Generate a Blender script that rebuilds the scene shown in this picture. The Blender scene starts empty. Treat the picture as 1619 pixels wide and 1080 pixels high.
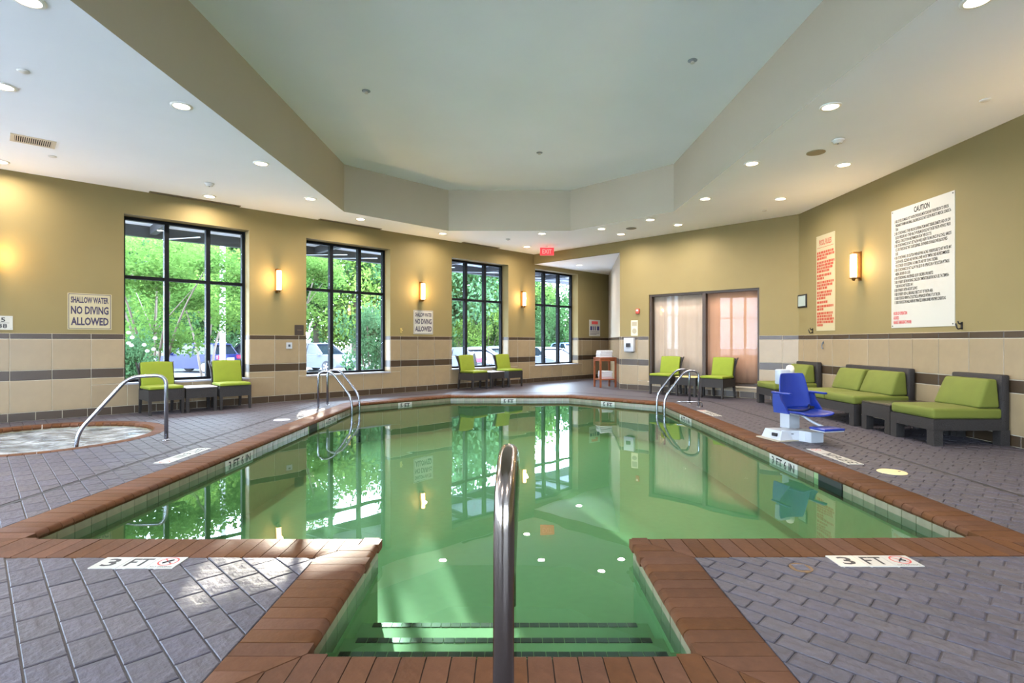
import bpy, bmesh, math, random
from math import sin, cos, pi, radians, sqrt, atan2
from mathutils import Vector, Matrix
random.seed(7)
S = bpy.context.scene
COL = S.collection

# ------------------------------------------------------------------ camera
cam_d = bpy.data.cameras.new('camera'); cam = bpy.data.objects.new('camera', cam_d); COL.objects.link(cam)
cam_d.sensor_width = 36.0; cam_d.lens = 855.0 / 1619.0 * 36.0
cam_d.clip_start = 0.05; cam_d.clip_end = 300
cam.location = (0, 0, 1.25); cam.rotation_euler = (radians(90), 0, 0)
S.camera = cam

# ------------------------------------------------------------------ world, sun, exposure
W = bpy.data.worlds.new('sky'); S.world = W; W.use_nodes = True
nt = W.node_tree; nt.nodes.clear()
_o = nt.nodes.new('ShaderNodeOutputWorld'); _b = nt.nodes.new('ShaderNodeBackground')
_b.inputs[0].default_value = (0.64, 0.79, 1.0, 1); _b.inputs[1].default_value = 29.0
nt.links.new(_b.outputs[0], _o.inputs[0])
sun_d = bpy.data.lights.new('sun', 'SUN'); sun = bpy.data.objects.new('sun', sun_d); COL.objects.link(sun)
sun_d.energy = 24.0; sun_d.angle = radians(0.6); sun_d.color = (1.0, 0.90, 0.76)
_dir = Vector((0.30, -0.955, -0.285)).normalized()      # light travels from the windows towards the camera
sun.rotation_euler = _dir.to_track_quat('-Z', 'Y').to_euler()
sun.location = (-8, 30, 12)
V = S.view_settings
V.view_transform = 'Standard'; V.look = 'None'; V.gamma = 1.0; V.use_curve_mapping = False
V.exposure = 0.52
cy = S.cycles
cy.max_bounces = 10; cy.diffuse_bounces = 6; cy.glossy_bounces = 5; cy.transparent_max_bounces = 24
cy.transmission_bounces = 6; cy.caustics_reflective = False; cy.caustics_refractive = False
cy.sample_clamp_indirect = 10.0; cy.use_denoising = True

# ------------------------------------------------------------------ helpers
def lin(c):
    out = []
    for v in c:
        v = v / 255.0
        out.append(v / 12.92 if v <= 0.04045 else ((v + 0.055) / 1.055) ** 2.4)
    return tuple(out)
MATS = {}
def mat(name, rgb, rough=0.5, metal=0.0, var=0.0, noise=None, bump=None, emit=None, spec=0.5, hue=None, coat=0.0, trans=0.0):
    """noise=(scale, amount)  bump=(scale, strength)  var = per object brightness variation"""
    if name in MATS: return MATS[name]
    m = bpy.data.materials.new(name); m.use_nodes = True; MATS[name] = m
    n = m.node_tree.nodes; l = m.node_tree.links; p = n['Principled BSDF']
    c = lin(rgb)
    p.inputs['Base Color'].default_value = (*c, 1); p.inputs['Roughness'].default_value = rough
    p.inputs['Metallic'].default_value = metal; p.inputs['Specular IOR Level'].default_value = spec
    p.inputs['Coat Weight'].default_value = coat
    if emit:
        p.inputs['Emission Color'].default_value = (*lin(emit[0]), 1); p.inputs['Emission Strength'].default_value = emit[1]
    src = None
    tc = n.new('ShaderNodeTexCoord')
    if noise:
        nz = n.new('ShaderNodeTexNoise'); nz.inputs['Scale'].default_value = noise[0]; nz.inputs['Detail'].default_value = 5
        l.new(tc.outputs['Object'], nz.inputs['Vector'])
        mr = n.new('ShaderNodeMapRange'); mr.inputs['From Min'].default_value = 0.25; mr.inputs['From Max'].default_value = 0.75
        mr.inputs['To Min'].default_value = 1 - noise[1]; mr.inputs['To Max'].default_value = 1 + noise[1]
        l.new(nz.outputs['Fac'], mr.inputs['Value']); src = mr.outputs['Result']
    if var:
        oi = n.new('ShaderNodeObjectInfo')
        mr2 = n.new('ShaderNodeMapRange'); mr2.inputs['To Min'].default_value = 1 - var; mr2.inputs['To Max'].default_value = 1 + var
        l.new(oi.outputs['Random'], mr2.inputs['Value'])
        if src:
            mm = n.new('ShaderNodeMath'); mm.operation = 'MULTIPLY'; l.new(src, mm.inputs[0]); l.new(mr2.outputs['Result'], mm.inputs[1]); src = mm.outputs[0]
        else: src = mr2.outputs['Result']
    if src:
        mx = n.new('ShaderNodeVectorMath'); mx.operation = 'SCALE'; mx.inputs[0].default_value = c
        l.new(src, mx.inputs['Scale']); col = mx.outputs[0]
        if hue:
            oi2 = n.new('ShaderNodeObjectInfo'); hs = n.new('ShaderNodeMix'); hs.data_type = 'RGBA'
            wn = n.new('ShaderNodeMath'); wn.operation = 'FRACT'; wm = n.new('ShaderNodeMath'); wm.operation = 'MULTIPLY'; wm.inputs[1].default_value = 7.31
            l.new(oi2.outputs['Random'], wm.inputs[0]); l.new(wm.outputs[0], wn.inputs[0]); l.new(wn.outputs[0], hs.inputs[0])
            l.new(col, hs.inputs[6]); mx2 = n.new('ShaderNodeVectorMath'); mx2.operation = 'SCALE'; mx2.inputs[0].default_value = lin(hue)
            l.new(src, mx2.inputs['Scale']); l.new(mx2.outputs[0], hs.inputs[7]); col = hs.outputs[2]
        l.new(col, p.inputs['Base Color'])
    if bump:
        nb = n.new('ShaderNodeTexNoise'); nb.inputs['Scale'].default_value = bump[0]; nb.inputs['Detail'].default_value = 4
        l.new(tc.outputs['Object'], nb.inputs['Vector'])
        bp = n.new('ShaderNodeBump'); bp.inputs['Strength'].default_value = bump[1]; bp.inputs['Distance'].default_value = 0.02
        l.new(nb.outputs['Fac'], bp.inputs['Height']); l.new(bp.outputs['Normal'], p.inputs['Normal'])
    return m

def mesh(name, vs, fs, smooth=False):
    me = bpy.data.meshes.new(name); me.from_pydata([tuple(v) for v in vs], [], fs); me.update()
    if smooth:
        for p in me.polygons: p.use_smooth = True
    return me
def link(name, me, m=None, parent=None, loc=(0, 0, 0), rz=0.0):
    o = bpy.data.objects.new(name, me); COL.objects.link(o)
    if m is not None and me is not None and not me.materials: me.materials.append(m)
    if parent: o.parent = parent
    o.location = loc; o.rotation_euler = (0, 0, rz)
    return o
def thing(name, label, cat, loc=(0, 0, 0), rz=0.0, group=None):
    o = bpy.data.objects.new(name, None); COL.objects.link(o); o.location = loc; o.rotation_euler = (0, 0, rz)
    o.empty_display_size = 0.1
    return tag(o, label, cat, group)
def tag(o, label=None, cat=None, group=None, kind=None):
    if label: o['label'] = label
    if cat: o['category'] = cat
    if group: o['group'] = group
    if kind: o['kind'] = kind
    return o
KIDS = {}
def copy_tree(o, parent=None):
    c = o.copy(); COL.objects.link(c)
    if parent: c.parent = parent
    for ch in [x for x in COL.objects if x.parent == o]: copy_tree(ch, c)
    return c

class MB:
    def __init__(s): s.v = []; s.f = []
    def add(s, vs, fs):
        b = len(s.v); s.v += [tuple(v) for v in vs]; s.f += [tuple(b + i for i in f) for f in fs]; return s
    def box(s, x0, x1, y0, y1, z0, z1):
        return s.add([(x0, y0, z0), (x1, y0, z0), (x1, y1, z0), (x0, y1, z0), (x0, y0, z1), (x1, y0, z1), (x1, y1, z1), (x0, y1, z1)],
                     [(3, 2, 1, 0), (4, 5, 6, 7), (0, 1, 5, 4), (1, 2, 6, 5), (2, 3, 7, 6), (3, 0, 4, 7)])
    def hexa(s, b, t):          # b, t: four points each, counter-clockwise from above
        return s.add(list(b) + list(t), [(3, 2, 1, 0), (4, 5, 6, 7), (0, 1, 5, 4), (1, 2, 6, 5), (2, 3, 7, 6), (3, 0, 4, 7)])
    def loft(s, rings, cap=True):
        n = len(rings[0]); vs = [p for r in rings for p in r]; fs = []
        for k in range(len(rings) - 1):
            for i in range(n):
                j = (i + 1) % n; fs.append((k * n + i, k * n + j, (k + 1) * n + j, (k + 1) * n + i))
        if cap: fs.append(tuple(reversed(range(n)))); fs.append(tuple(range((len(rings) - 1) * n, len(rings) * n)))
        return s.add(vs, fs)
    def lathe(s, prof, n=24, c=(0, 0, 0), cap=True):
        return s.loft([[(c[0] + r * cos(2 * pi * i / n), c[1] + r * sin(2 * pi * i / n), c[2] + z) for i in range(n)] for r, z in prof], cap)
    def tube(s, pts, r, n=10, cap=True):
        pts = [Vector(p) for p in pts]; rings = []; up = None
        for i, p in enumerate(pts):
            t = (pts[min(i + 1, len(pts) - 1)] - pts[max(i - 1, 0)]).normalized()
            if up is None:
                up = Vector((0, 0, 1)) if abs(t.z) < 0.9 else Vector((1, 0, 0))
            a = t.cross(up).normalized(); up = a.cross(t).normalized()
            rr = r[i] if isinstance(r, (list, tuple)) else r
            rings.append([p + (a * cos(2 * pi * k / n) + up * sin(2 * pi * k / n)) * rr for k in range(n)])
        return s.loft(rings, cap)
    def build(s, name, m, parent=None, loc=(0, 0, 0), rz=0.0, smooth=False, auto=None):
        me = mesh(name, s.v, s.f, smooth)
        o = link(name, me, m, parent, loc, rz)
        if auto is not None: shade_auto(me, auto)
        return o
def shade_auto(me, ang=35):
    for p in me.polygons: p.use_smooth = True
    bm = bmesh.new(); bm.from_mesh(me); bm.normal_update()
    bmesh.ops.recalc_face_normals(bm, faces=bm.faces)
    for e in bm.edges:
        if len(e.link_faces) == 2 and e.calc_face_angle(0) > radians(ang): e.smooth = False
    bm.to_mesh(me); bm.free()
def bev_box(name, sx, sy, sz, b, m, parent=None, loc=(0, 0, 0), segs=2, rz=0, puff=0.0, rx=0.0):
    """bevelled box, origin at bottom centre"""
    bm = bmesh.new(); bmesh.ops.create_cube(bm, size=1.0)
    for v in bm.verts: v.co = Vector((v.co.x * sx, v.co.y * sy, (v.co.z + .5) * sz))
    if puff:
        bmesh.ops.subdivide_edges(bm, edges=bm.edges, cuts=3, use_grid_fill=True)
        for v in bm.verts:
            u = 1 - (2 * v.co.x / sx) ** 2; w = 1 - (2 * v.co.y / sy) ** 2; q = 1 - (2 * v.co.z / sz - 1) ** 2
            if abs(v.co.z - sz) < 1e-5: v.co.z += puff * max(u, 0) * max(w, 0)
            if abs(abs(v.co.y) - sy / 2) < 1e-5: v.co.y += math.copysign(puff * .5, v.co.y) * max(u, 0) * max(q, 0)
    bm.normal_update()
    es = [e for e in bm.edges if len(e.link_faces) == 2 and e.calc_face_angle(0) > radians(50)]
    bmesh.ops.bevel(bm, geom=es, offset=b, segments=segs, profile=0.5, affect='EDGES')
    me = bpy.data.meshes.new(name); bm.to_mesh(me); bm.free()
    for p in me.polygons: p.use_smooth = True
    shade_auto(me, 45)
    o = link(name, me, m, parent, loc, rz); o.rotation_euler = (rx, 0, rz)
    return o
def arc(c, r, a0, a1, n, plane='xz'):
    out = []
    for i in range(n + 1):
        a = radians(a0 + (a1 - a0) * i / n); u, w = r * cos(a), r * sin(a)
        out.append((c[0] + u, c[1], c[2] + w) if plane == 'xz' else (c[0], c[1] + u, c[2] + w))
    return out
def smooth_path(pts, rad, n=6):
    """polyline with rounded corners"""
    pts = [Vector(p) for p in pts]; out = [pts[0]]
    for i in range(1, len(pts) - 1):
        a, b, c = pts[i - 1], pts[i], pts[i + 1]
        d0 = (a - b); d1 = (c - b); r = min(rad, d0.length * .48, d1.length * .48)
        p0 = b + d0.normalized() * r; p1 = b + d1.normalized() * r
        for k in range(n + 1):
            t = k / n; out.append(p0 * (1 - t) ** 2 + b * 2 * t * (1 - t) + p1 * t * t)
    out.append(pts[-1]); return out
def text_mesh(body, size, align='CENTER', extrude=0.0, width=None, height=None, spacing=1.0, offset=0.0):
    cu = bpy.data.curves.new('lettering', 'FONT'); cu.body = body; cu.size = size; cu.align_x = align; cu.align_y = 'CENTER'
    cu.extrude = extrude; cu.space_line = spacing; cu.resolution_u = 2; cu.offset = offset
    o = bpy.data.objects.new('lettering', cu); COL.objects.link(o)
    dg = bpy.context.evaluated_depsgraph_get(); me = bpy.data.meshes.new_from_object(o.evaluated_get(dg))
    bpy.data.objects.remove(o)
    if me.vertices:
        xs = [v.co.x for v in me.vertices]; ys = [v.co.y for v in me.vertices]
        w = max(xs) - min(xs); h = max(ys) - min(ys); mx = (max(xs) + min(xs)) / 2; my = (max(ys) + min(ys)) / 2
        fx = width / w if width else 1; fy = height / h if height else 1
        for v in me.vertices: v.co = Vector(((v.co.x - mx) * fx, (v.co.y - my) * fy, v.co.z))
    me.materials.clear()
    return me
def wall_text(me):      # text plane (x, y) -> wall plane (x, z), facing local -y
    for v in me.vertices: v.co = Vector((v.co.x, -v.co.z, v.co.y))
    return me
def clip_poly(poly, p, n):
    """keep the side where (q-p).n >= 0"""
    out = []
    for i in range(len(poly)):
        a, b = poly[i], poly[(i + 1) % len(poly)]
        da = (a[0] - p[0]) * n[0] + (a[1] - p[1]) * n[1]; db = (b[0] - p[0]) * n[0] + (b[1] - p[1]) * n[1]
        if da >= 0: out.append(a)
        if (da > 0 and db < 0) or (da < 0 and db > 0):
            t = da / (da - db); out.append((a[0] + (b[0] - a[0]) * t, a[1] + (b[1] - a[1]) * t))
    return out
def area(poly):
    return .5 * sum(poly[i][0] * poly[(i + 1) % len(poly)][1] - poly[(i + 1) % len(poly)][0] * poly[i][1] for i in range(len(poly)))

# ------------------------------------------------------------------ lettering (built first, while the scene is small)
TX = {}
TX['shallow'] = [wall_text(text_mesh(t, .1, width=w, height=h, offset=.0035)) for t, w, h in
                 (('SHALLOW WATER', .50, .105), ('NO DIVING', .50, .135), ('ALLOWED', .50, .135))]
CAUTION = ["1. RISK OF FETUS DAMAGE. HOT WATER EXPOSURE LIMITATIONS VARY FROM PERSON TO PERSON.",
"    PREGNANT WOMEN AND SMALL CHILDREN SHOULD NOT USE SPA PRIOR TO MEDICAL CONSULTA-", "    TION",
"2. RISK OF DROWNING. OTHER PERSONS SUFFERING FROM HEART DISEASE, DIABETES, HIGH OR LOW",
"    BLOOD PRESSURE AND OTHER HEALTH PROBLEMS SHOULD NOT ENTER THE SPA WITHOUT PRIOR",
"    MEDICAL CONSULTATION AND PERMISSION FROM THEIR DOCTOR.",
"3. RISK OF DROWNING. DO NOT USE THE SPA WHILE UNDER THE INFLUENCE OF ALCOHOL, NARCOT-",
"    ICS, OR OTHER DRUGS THAT CAUSE SLEEPINESS, DROWSINESS OR RAISE/LOWER BLOOD PRES-", "    SURE.",
"4. RISK OF DROWNING. USE CAUTION WHEN BATHING ALONE. OVEREXPOSURE TO HOT WATER MAY",
"    CAUSE NAUSEA, DIZZINESS AND FAINTING. LOWER WATER TEMPERATURES ARE RECOMMENDED",
"    FOR EXTENDED USE EXCEEDING 10-15 MINUTES AND FOR YOUNG CHILDREN.",
"5. RISK OF DROWNING. DO NOT ALLOW THE USE OF OR OPERATE SPA IF THE SUCTION FITTING IS",
"    MISSING, BROKEN OR LOOSE.",
"6. RISK OF DROWNING. UNSUPERVISED USE BY CHILDREN IS PROHIBITED.",
"7. RISK OF INJURY. BEFORE ENTERING, CHECK SPA TEMPERATURE BEFORE EACH USE. THE TEMPERA-",
"    TURE SHOULD NOT EXCEED 104 F.",
"8. RISK OF INJURY. ENTER AND EXIT SLOWLY.",
"9. RISK OF INJURY. KEEP ALL BREAKABLE OBJECTS OUT OF THE SPA AREA.",
"10. RISK OF SHOCK. NEVER PLACE ELECTRICAL APPLIANCES WITHIN 5 FT OF THE SPA.",
"11. RISK OF SHOCK. SPA SHALL NEVER BE OPERATED DURING SEVERE WEATHER CONDITIONS."]
TX['caution_title'] = wall_text(text_mesh('CAUTION', .1, width=.30, height=.085, offset=.003))
TX['caution_body'] = wall_text(text_mesh('\n'.join(CAUTION), .07, 'LEFT', width=1.10, height=1.30, spacing=1.0, offset=.0016))
TX['caution_foot'] = wall_text(text_mesh('HOURS OF OPERATION\nADDRESS:\nNEAREST EMERGENCY PHONE:', .06, 'LEFT', width=.38, height=.19, offset=.002))
TX['pool_rules'] = wall_text(text_mesh('POOL RULES', .1, width=.40, height=.11, offset=.003))
TX['addr'] = [wall_text(text_mesh(t, .1, width=w, height=.066, offset=.002)) for t, w in (('5', .05), ('38', .10))]
TX['3'] = text_mesh('3', .1, width=.075, height=.105, offset=.002)
TX['FT'] = text_mesh('FT', .1, width=.12, height=.105, offset=.0015)
TX['NODIV'] = text_mesh('NO DIVING', .02, width=.12, height=.016)
TX['3FT6IN'] = wall_text(text_mesh('3 FT 6 IN', .1, width=.50, height=.095, offset=.002))
TX['4FT6IN'] = wall_text(text_mesh('4 FT 6 IN', .1, width=.50, height=.095, offset=.002))
TX['5FT'] = wall_text(text_mesh('5 FT', .1, width=.23, height=.09, offset=.0025))
TX['deck'] = [text_mesh(t, .1, width=w, height=.10, offset=.002) for t, w in (('3', .075), ('FT', .13), ('6', .075), ('IN', .12))]
TX['exit'] = wall_text(text_mesh('EXIT', .1, width=.26, height=.12, offset=.002))

# ------------------------------------------------------------------ materials
paint = mat('wall_paint', (122, 107, 64), .75, noise=(1.5, .04))
white_paint = mat('ceiling_paint', (242, 242, 242), .85, noise=(.7, .03))
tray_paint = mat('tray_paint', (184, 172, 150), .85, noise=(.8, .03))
tile_m = mat('beige_tile', (136, 118, 90), .35, var=.06, noise=(5, .09), hue=(140, 121, 91))
band_m = mat('brown_tile', (60, 46, 31), .35, var=.08, noise=(7, .1))
grout_m = mat('tile_grout', (190, 180, 160), .8)
black_metal = mat('black_window_metal', (17, 19, 22), .6, spec=.12)
deck_m = mat('stamped_paver', (68, 64, 73), .55, spec=.3, var=.12, noise=(18, .22), bump=(16, .7), hue=(73, 68, 72))
joint_m = mat('paver_joint', (60, 56, 56), .8, noise=(20, .15))
coping_m = mat('brown_coping_brick', (85, 52, 26), .65, spec=.1, var=.14, noise=(16, .14), hue=(88, 58, 41), bump=(40, .12))
coping_gap_m = mat('coping_mortar', (66, 54, 46), .8)
pool_tile_m = mat('waterline_tile', (124, 117, 96), .25, var=.08, noise=(12, .1))
plaster_m = mat('pool_plaster', (122, 144, 98), .7, noise=(14, .05))
nosing_m = mat('black_nosing_tile', (16, 18, 22), .3)
steel = mat('brushed_stainless_steel', (150, 151, 157), .27, 1.0)
dark_steel = mat('polished_bronze_steel', (150, 138, 128), .2, 1.0)
wicker = mat('dark_woven_wicker', (29, 23, 19), .6, noise=(60, .35), bump=(120, .6))
lime = mat('lime_green_fabric', (116, 128, 24), .85, noise=(9, .06), bump=(200, .12))
lime2 = mat('olive_green_fabric', (92, 98, 26), .85, noise=(7, .07), bump=(160, .12))
white_plastic = mat('white_plastic', (168, 170, 174), .35)
blue_plastic = mat('blue_plastic', (16, 42, 124), .35)
wood = mat('red_brown_wood', (122, 64, 34), .4, noise=(14, .2))
towel_m = mat('white_towel', (184, 183, 184), .95, bump=(150, .4))
sign_white = mat('white_sign_board', (176, 172, 158), .5)
sign_cream = mat('cream_sign_board', (170, 157, 120), .5)
ink_black = mat('black_lettering', (22, 20, 22), .6)
ink_navy = mat('dark_purple_lettering', (44, 34, 62), .6)
ink_red = mat('red_lettering', (190, 60, 50), .6)
ink_orange = mat('orange_red_lettering', (158, 56, 26), .6)
bronze = mat('antique_bronze', (128, 92, 44), .35, .8)
iron = mat('black_iron', (26, 24, 24), .45, .3)
glow = mat('lamp_diffuser', (255, 240, 220), .5, emit=((255, 236, 205), 9.0))
sconce_glow = mat('sconce_glass', (255, 235, 200), .5, emit=((255, 200, 128), 14.0))
canopy_m = mat('canopy_steel_deck', (205, 214, 236), .6)
beam_m = mat('canopy_beam_paint', (52, 54, 60), .6)
asphalt = mat('pale_concrete_paving', (184, 184, 188), .9, noise=(3, .06))
bark = mat('grey_bark', (84, 72, 62), .9, noise=(9, .25))
mulch = mat('mulch_bed', (96, 82, 60), .95, noise=(8, .3))

def glass_mat(name, tint, ior, rough=0.0, bump=None):
    m = bpy.data.materials.new(name); m.use_nodes = True; n = m.node_tree.nodes; l = m.node_tree.links; n.clear()
    out = n.new('ShaderNodeOutputMaterial'); mx = n.new('ShaderNodeMixShader'); tr = n.new('ShaderNodeBsdfTransparent'); gl = n.new('ShaderNodeBsdfGlossy')
    ge = n.new('ShaderNodeNewGeometry'); dp = n.new('ShaderNodeVectorMath'); dp.operation = 'DOT_PRODUCT'; ab = n.new('ShaderNodeMath'); ab.operation = 'ABSOLUTE'
    sb = n.new('ShaderNodeMath'); sb.operation = 'SUBTRACT'; sb.inputs[0].default_value = 1.0; pw = n.new('ShaderNodeMath'); pw.operation = 'POWER'; pw.inputs[1].default_value = 5.0
    fr = n.new('ShaderNodeMapRange'); fr.inputs['To Min'].default_value = ((ior - 1) / (ior + 1)) ** 2; fr.inputs['To Max'].default_value = 1.0
    l.new(ge.outputs['Normal'], dp.inputs[0]); l.new(ge.outputs['Incoming'], dp.inputs[1]); l.new(dp.outputs['Value'], ab.inputs[0]); l.new(ab.outputs[0], sb.inputs[1]); l.new(sb.outputs[0], pw.inputs[0]); l.new(pw.outputs[0], fr.inputs['Value'])
    tr.inputs[0].default_value = (*tint, 1); gl.inputs['Roughness'].default_value = rough
    l.new(fr.outputs[0], mx.inputs[0]); l.new(tr.outputs[0], mx.inputs[1]); l.new(gl.outputs[0], mx.inputs[2]); l.new(mx.outputs[0], out.inputs[0])
    if bump:
        tc = n.new('ShaderNodeTexCoord'); mp = n.new('ShaderNodeMapping'); nz = n.new('ShaderNodeTexNoise'); bp = n.new('ShaderNodeBump')
        nz.inputs['Scale'].default_value = bump[0]; nz.inputs['Detail'].default_value = 2
        l.new(tc.outputs['Object'], mp.inputs[0]); l.new(mp.outputs[0], nz.inputs['Vector'])
        bp.inputs['Strength'].default_value = bump[1]; bp.inputs['Distance'].default_value = bump[2]
        l.new(nz.outputs['Fac'], bp.inputs['Height'])
        l.new(bp.outputs[0], gl.inputs['Normal'])
    return m
pane_m = glass_mat('window_glass', (.97, .99, .99), 1.4)
door_glass_m = glass_mat('tinted_door_glass', (.92, .90, .88), 1.2)
water_m = glass_mat('green_pool_water', (.56, .80, .70), 1.5, 0.0, (1.1, .05, .05))
leaf_ms = []
for i, c in enumerate([(74, 102, 48), (56, 84, 48), (66, 95, 64), (88, 112, 50)]):
    m = bpy.data.materials.new('leaf_%d' % i); m.use_nodes = True; n = m.node_tree.nodes; l = m.node_tree.links; n.clear()
    out = n.new('ShaderNodeOutputMaterial'); mx = n.new('ShaderNodeMixShader'); d = n.new('ShaderNodeBsdfDiffuse'); t = n.new('ShaderNodeBsdfTranslucent')
    nz = n.new('ShaderNodeTexNoise'); nz.inputs['Scale'].default_value = 1.3; tc = n.new('ShaderNodeTexCoord'); l.new(tc.outputs['Object'], nz.inputs['Vector'])
    rp = n.new('ShaderNodeValToRGB'); a = lin(c); rp.color_ramp.elements[0].color = (a[0] * .55, a[1] * .6, a[2] * .6, 1); rp.color_ramp.elements[1].color = (a[0] * 1.35, a[1] * 1.3, a[2] * 1.3, 1)
    rp.color_ramp.elements[0].position = .3; rp.color_ramp.elements[1].position = .7
    l.new(nz.outputs['Fac'], rp.inputs[0]); l.new(rp.outputs[0], d.inputs[0]); l.new(rp.outputs[0], t.inputs[0])
    mx.inputs[0].default_value = .4; l.new(d.outputs[0], mx.inputs[1]); l.new(t.outputs[0], mx.inputs[2]); l.new(mx.outputs[0], out.inputs[0])
    leaf_ms.append(m)

# ------------------------------------------------------------------ plan of the room
HC = 3.90                                        # ceiling
A = Vector((-9.0, 7.2)); UL = Vector((.7219, .6920)).normalized(); NL = Vector((UL.y, -UL.x))
C1 = A + UL * 13.397; R0 = Vector((5.97, 11.25)); UB = (R0 - C1).normalized(); NB = Vector((UB.y, -UB.x)); LB = (R0 - C1).length
BE = 3.067                                       # start of the solid part of the back wall
AL0 = C1 + UB * BE; AL1 = Vector((3.41, 19.1)); AL1 = A + UL * ((AL1 - A).dot(UL))
YS = -4.0
RZL = atan2(UL.y, UL.x); RZB = atan2(UB.y, UB.x); RZR = -pi / 2
UA = (AL0 - AL1).normalized(); RZA = atan2(UA.y, UA.x); LA = (AL0 - AL1).length
def onwall(o, u, s, d, z=0.0):
    n = Vector((u.y, -u.x)); p = o + u * s + n * d
    return (p.x, p.y, z)
def wl(s, d=0.0, z=0.0): return onwall(A, UL, s, d, z)
def wb(s, d=0.0, z=0.0): return onwall(C1, UB, s, d, z)
def wr(s, d=0.0, z=0.0): return onwall(R0, Vector((0, -1)), s, d, z)
WINS = [(3.146, 5.200), (6.355, 8.409), (10.262, 12.316), (13.443, 15.497)]
WZ0, WZ1 = 0.52, 3.472
DOOR = (3.93, 6.64, 0.25, 2.43)

def build_wall(name, o, u, length, holes, thick=.35, m=paint, zmax=HC + .05, s0=0.0):
    """wall mesh with rectangular holes; local x along, -y into the room"""
    xs = sorted({s0, length} | {h[0] for h in holes} | {h[1] for h in holes}); zs = sorted({-.02, zmax} | {h[2] for h in holes} | {h[3] for h in holes})
    mb = MB()
    for i in range(len(xs) - 1):
        for k in range(len(zs) - 1):
            cx, cz = (xs[i] + xs[i + 1]) / 2, (zs[k] + zs[k + 1]) / 2
            if any(h[0] < cx < h[1] and h[2] < cz < h[3] for h in holes): continue
            mb.box(xs[i], xs[i + 1], 0, thick, zs[k], zs[k + 1])
    ob = mb.build(name, m, None, (o.x, o.y, 0), atan2(u.y, u.x)); ob['kind'] = 'structure'
    return ob
ROWS = [(0.0, .135, .325, 'base_tile', 0), (.135, .635, .5, 'wall_tile', 1), (.635, .793, .5, 'band_tile', 0), (.793, 1.29, .5, 'wall_tile', 1), (1.29, 1.38, .5, 'band_tile', 0)]
TILE_CACHE = {}
def tile_piece(w, h, kind):
    key = (round(w, 3), round(h, 3), kind)
    if key not in TILE_CACHE:
        g = .004; b = .004; t = .011; mb = MB(); x, z = w / 2 - g, h / 2 - g
        r0 = [(-x, 0, -z), (x, 0, -z), (x, 0, z), (-x, 0, z)]; r1 = [(a, -t + b, c) for a, _, c in r0]
        r2 = [(a * (x - b) / x, -t, c * (z - b) / z) for a, _, c in r0]
        mb.loft([r0, r1, r2]); me = mesh('tile', mb.v, mb.f); me.materials.append(tile_m if kind else band_m); TILE_CACHE[key] = me
    return TILE_CACHE[key]
def tile_wall(wall, s0, s1, holes, off=0.193, boff=0.045):
    gm = MB()
    for z0, z1, w, nm, kind in ROWS:
        o = off if w == .5 else boff
        k = math.floor((s0 - o) / w)
        while o + k * w < s1:
            a, b = max(s0, o + k * w), min(s1, o + (k + 1) * w); k += 1
            if b - a < .02: continue
            rects = [(a, b, z0, z1)]
            for h in holes:
                nr = []
                for r in rects:
                    if r[1] <= h[0] or r[0] >= h[1] or r[3] <= h[2] or r[2] >= h[3]: nr.append(r); continue
                    if r[2] < h[2]: nr.append((r[0], r[1], r[2], h[2]))
                    lo = max(r[2], h[2]); hi = min(r[3], h[3])
                    if r[3] > h[3]: nr.append((r[0], r[1], h[3], r[3]))
                    if r[0] < h[0]: nr.append((r[0], h[0], lo, hi))
                    if r[1] > h[1]: nr.append((h[1], r[1], lo, hi))
                rects = nr
            for r in rects:
                if r[1] - r[0] < .02 or r[3] - r[2] < .02: continue
                link(nm, tile_piece(r[1] - r[0], r[3] - r[2], kind), None, wall, ((r[0] + r[1]) / 2, -.002, (r[2] + r[3]) / 2))
    xs = sorted({s0, s1} | {c for h in holes for c in h[:2] if s0 < c < s1})
    for i in range(len(xs) - 1):
        c = (xs[i] + xs[i + 1]) / 2; z1 = 1.379
        for h in holes:
            if h[0] < c < h[1] and h[2] < z1: z1 = h[2]
        gm.box(xs[i], xs[i + 1], -.004, -.0005, 0.0, z1)
    gm.build('grout_bed', grout_m, wall)

# walls
holesL = [(a, b, WZ0, WZ1) for a, b in WINS]
wall_left = build_wall('wall_left', A, UL, (AL1 - A).dot(UL) + .35, holesL, .40, zmax=HC + .05)
tile_wall(wall_left, 0.0, (AL1 - A).dot(UL), holesL)
holesB = [(DOOR[0], DOOR[1], DOOR[2], DOOR[3]), (-.01, BE, -1, 3.612)]
wall_back = build_wall('wall_back', C1, UB, LB + .3, holesB, .30, s0=0.0)
tile_wall(wall_back, BE, LB, [holesB[0]], off=.12)
wall_right = build_wall('wall_right', R0, Vector((0, -1)), 11.25 - YS, [], .30)
tile_wall(wall_right, 0.0, 9.2, [], off=.198)
wall_alcove = build_wall('wall_alcove', AL1, UA, LA, [], .18, mat('alcove_paint', (168, 160, 144), .7), zmax=3.7)
tile_wall(wall_alcove, 0.0, LA, [], off=.1)
added_holesW = [(a, a + 2.05, WZ0, WZ1) for a in (.9, 3.6, 6.3, 8.9)]  # unseen windows, added to let more daylight reach the ceiling
wall_west = build_wall('wall_west', Vector((-9.0, YS)), Vector((0, 1)), 7.2 - YS + .3, added_holesW, .30)
tile_wall(wall_west, 5.2, 7.2 - YS, added_holesW)
added_holesS = [(a, a + 2.05, WZ0, WZ1) for a in (1.2, 4.0, 8.9, 11.7)]  # more added windows behind the camera, only for their daylight
wall_south = build_wall('wall_south', Vector((5.97, YS)), Vector((-1, 0)), 14.97, added_holesS, .30)

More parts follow.
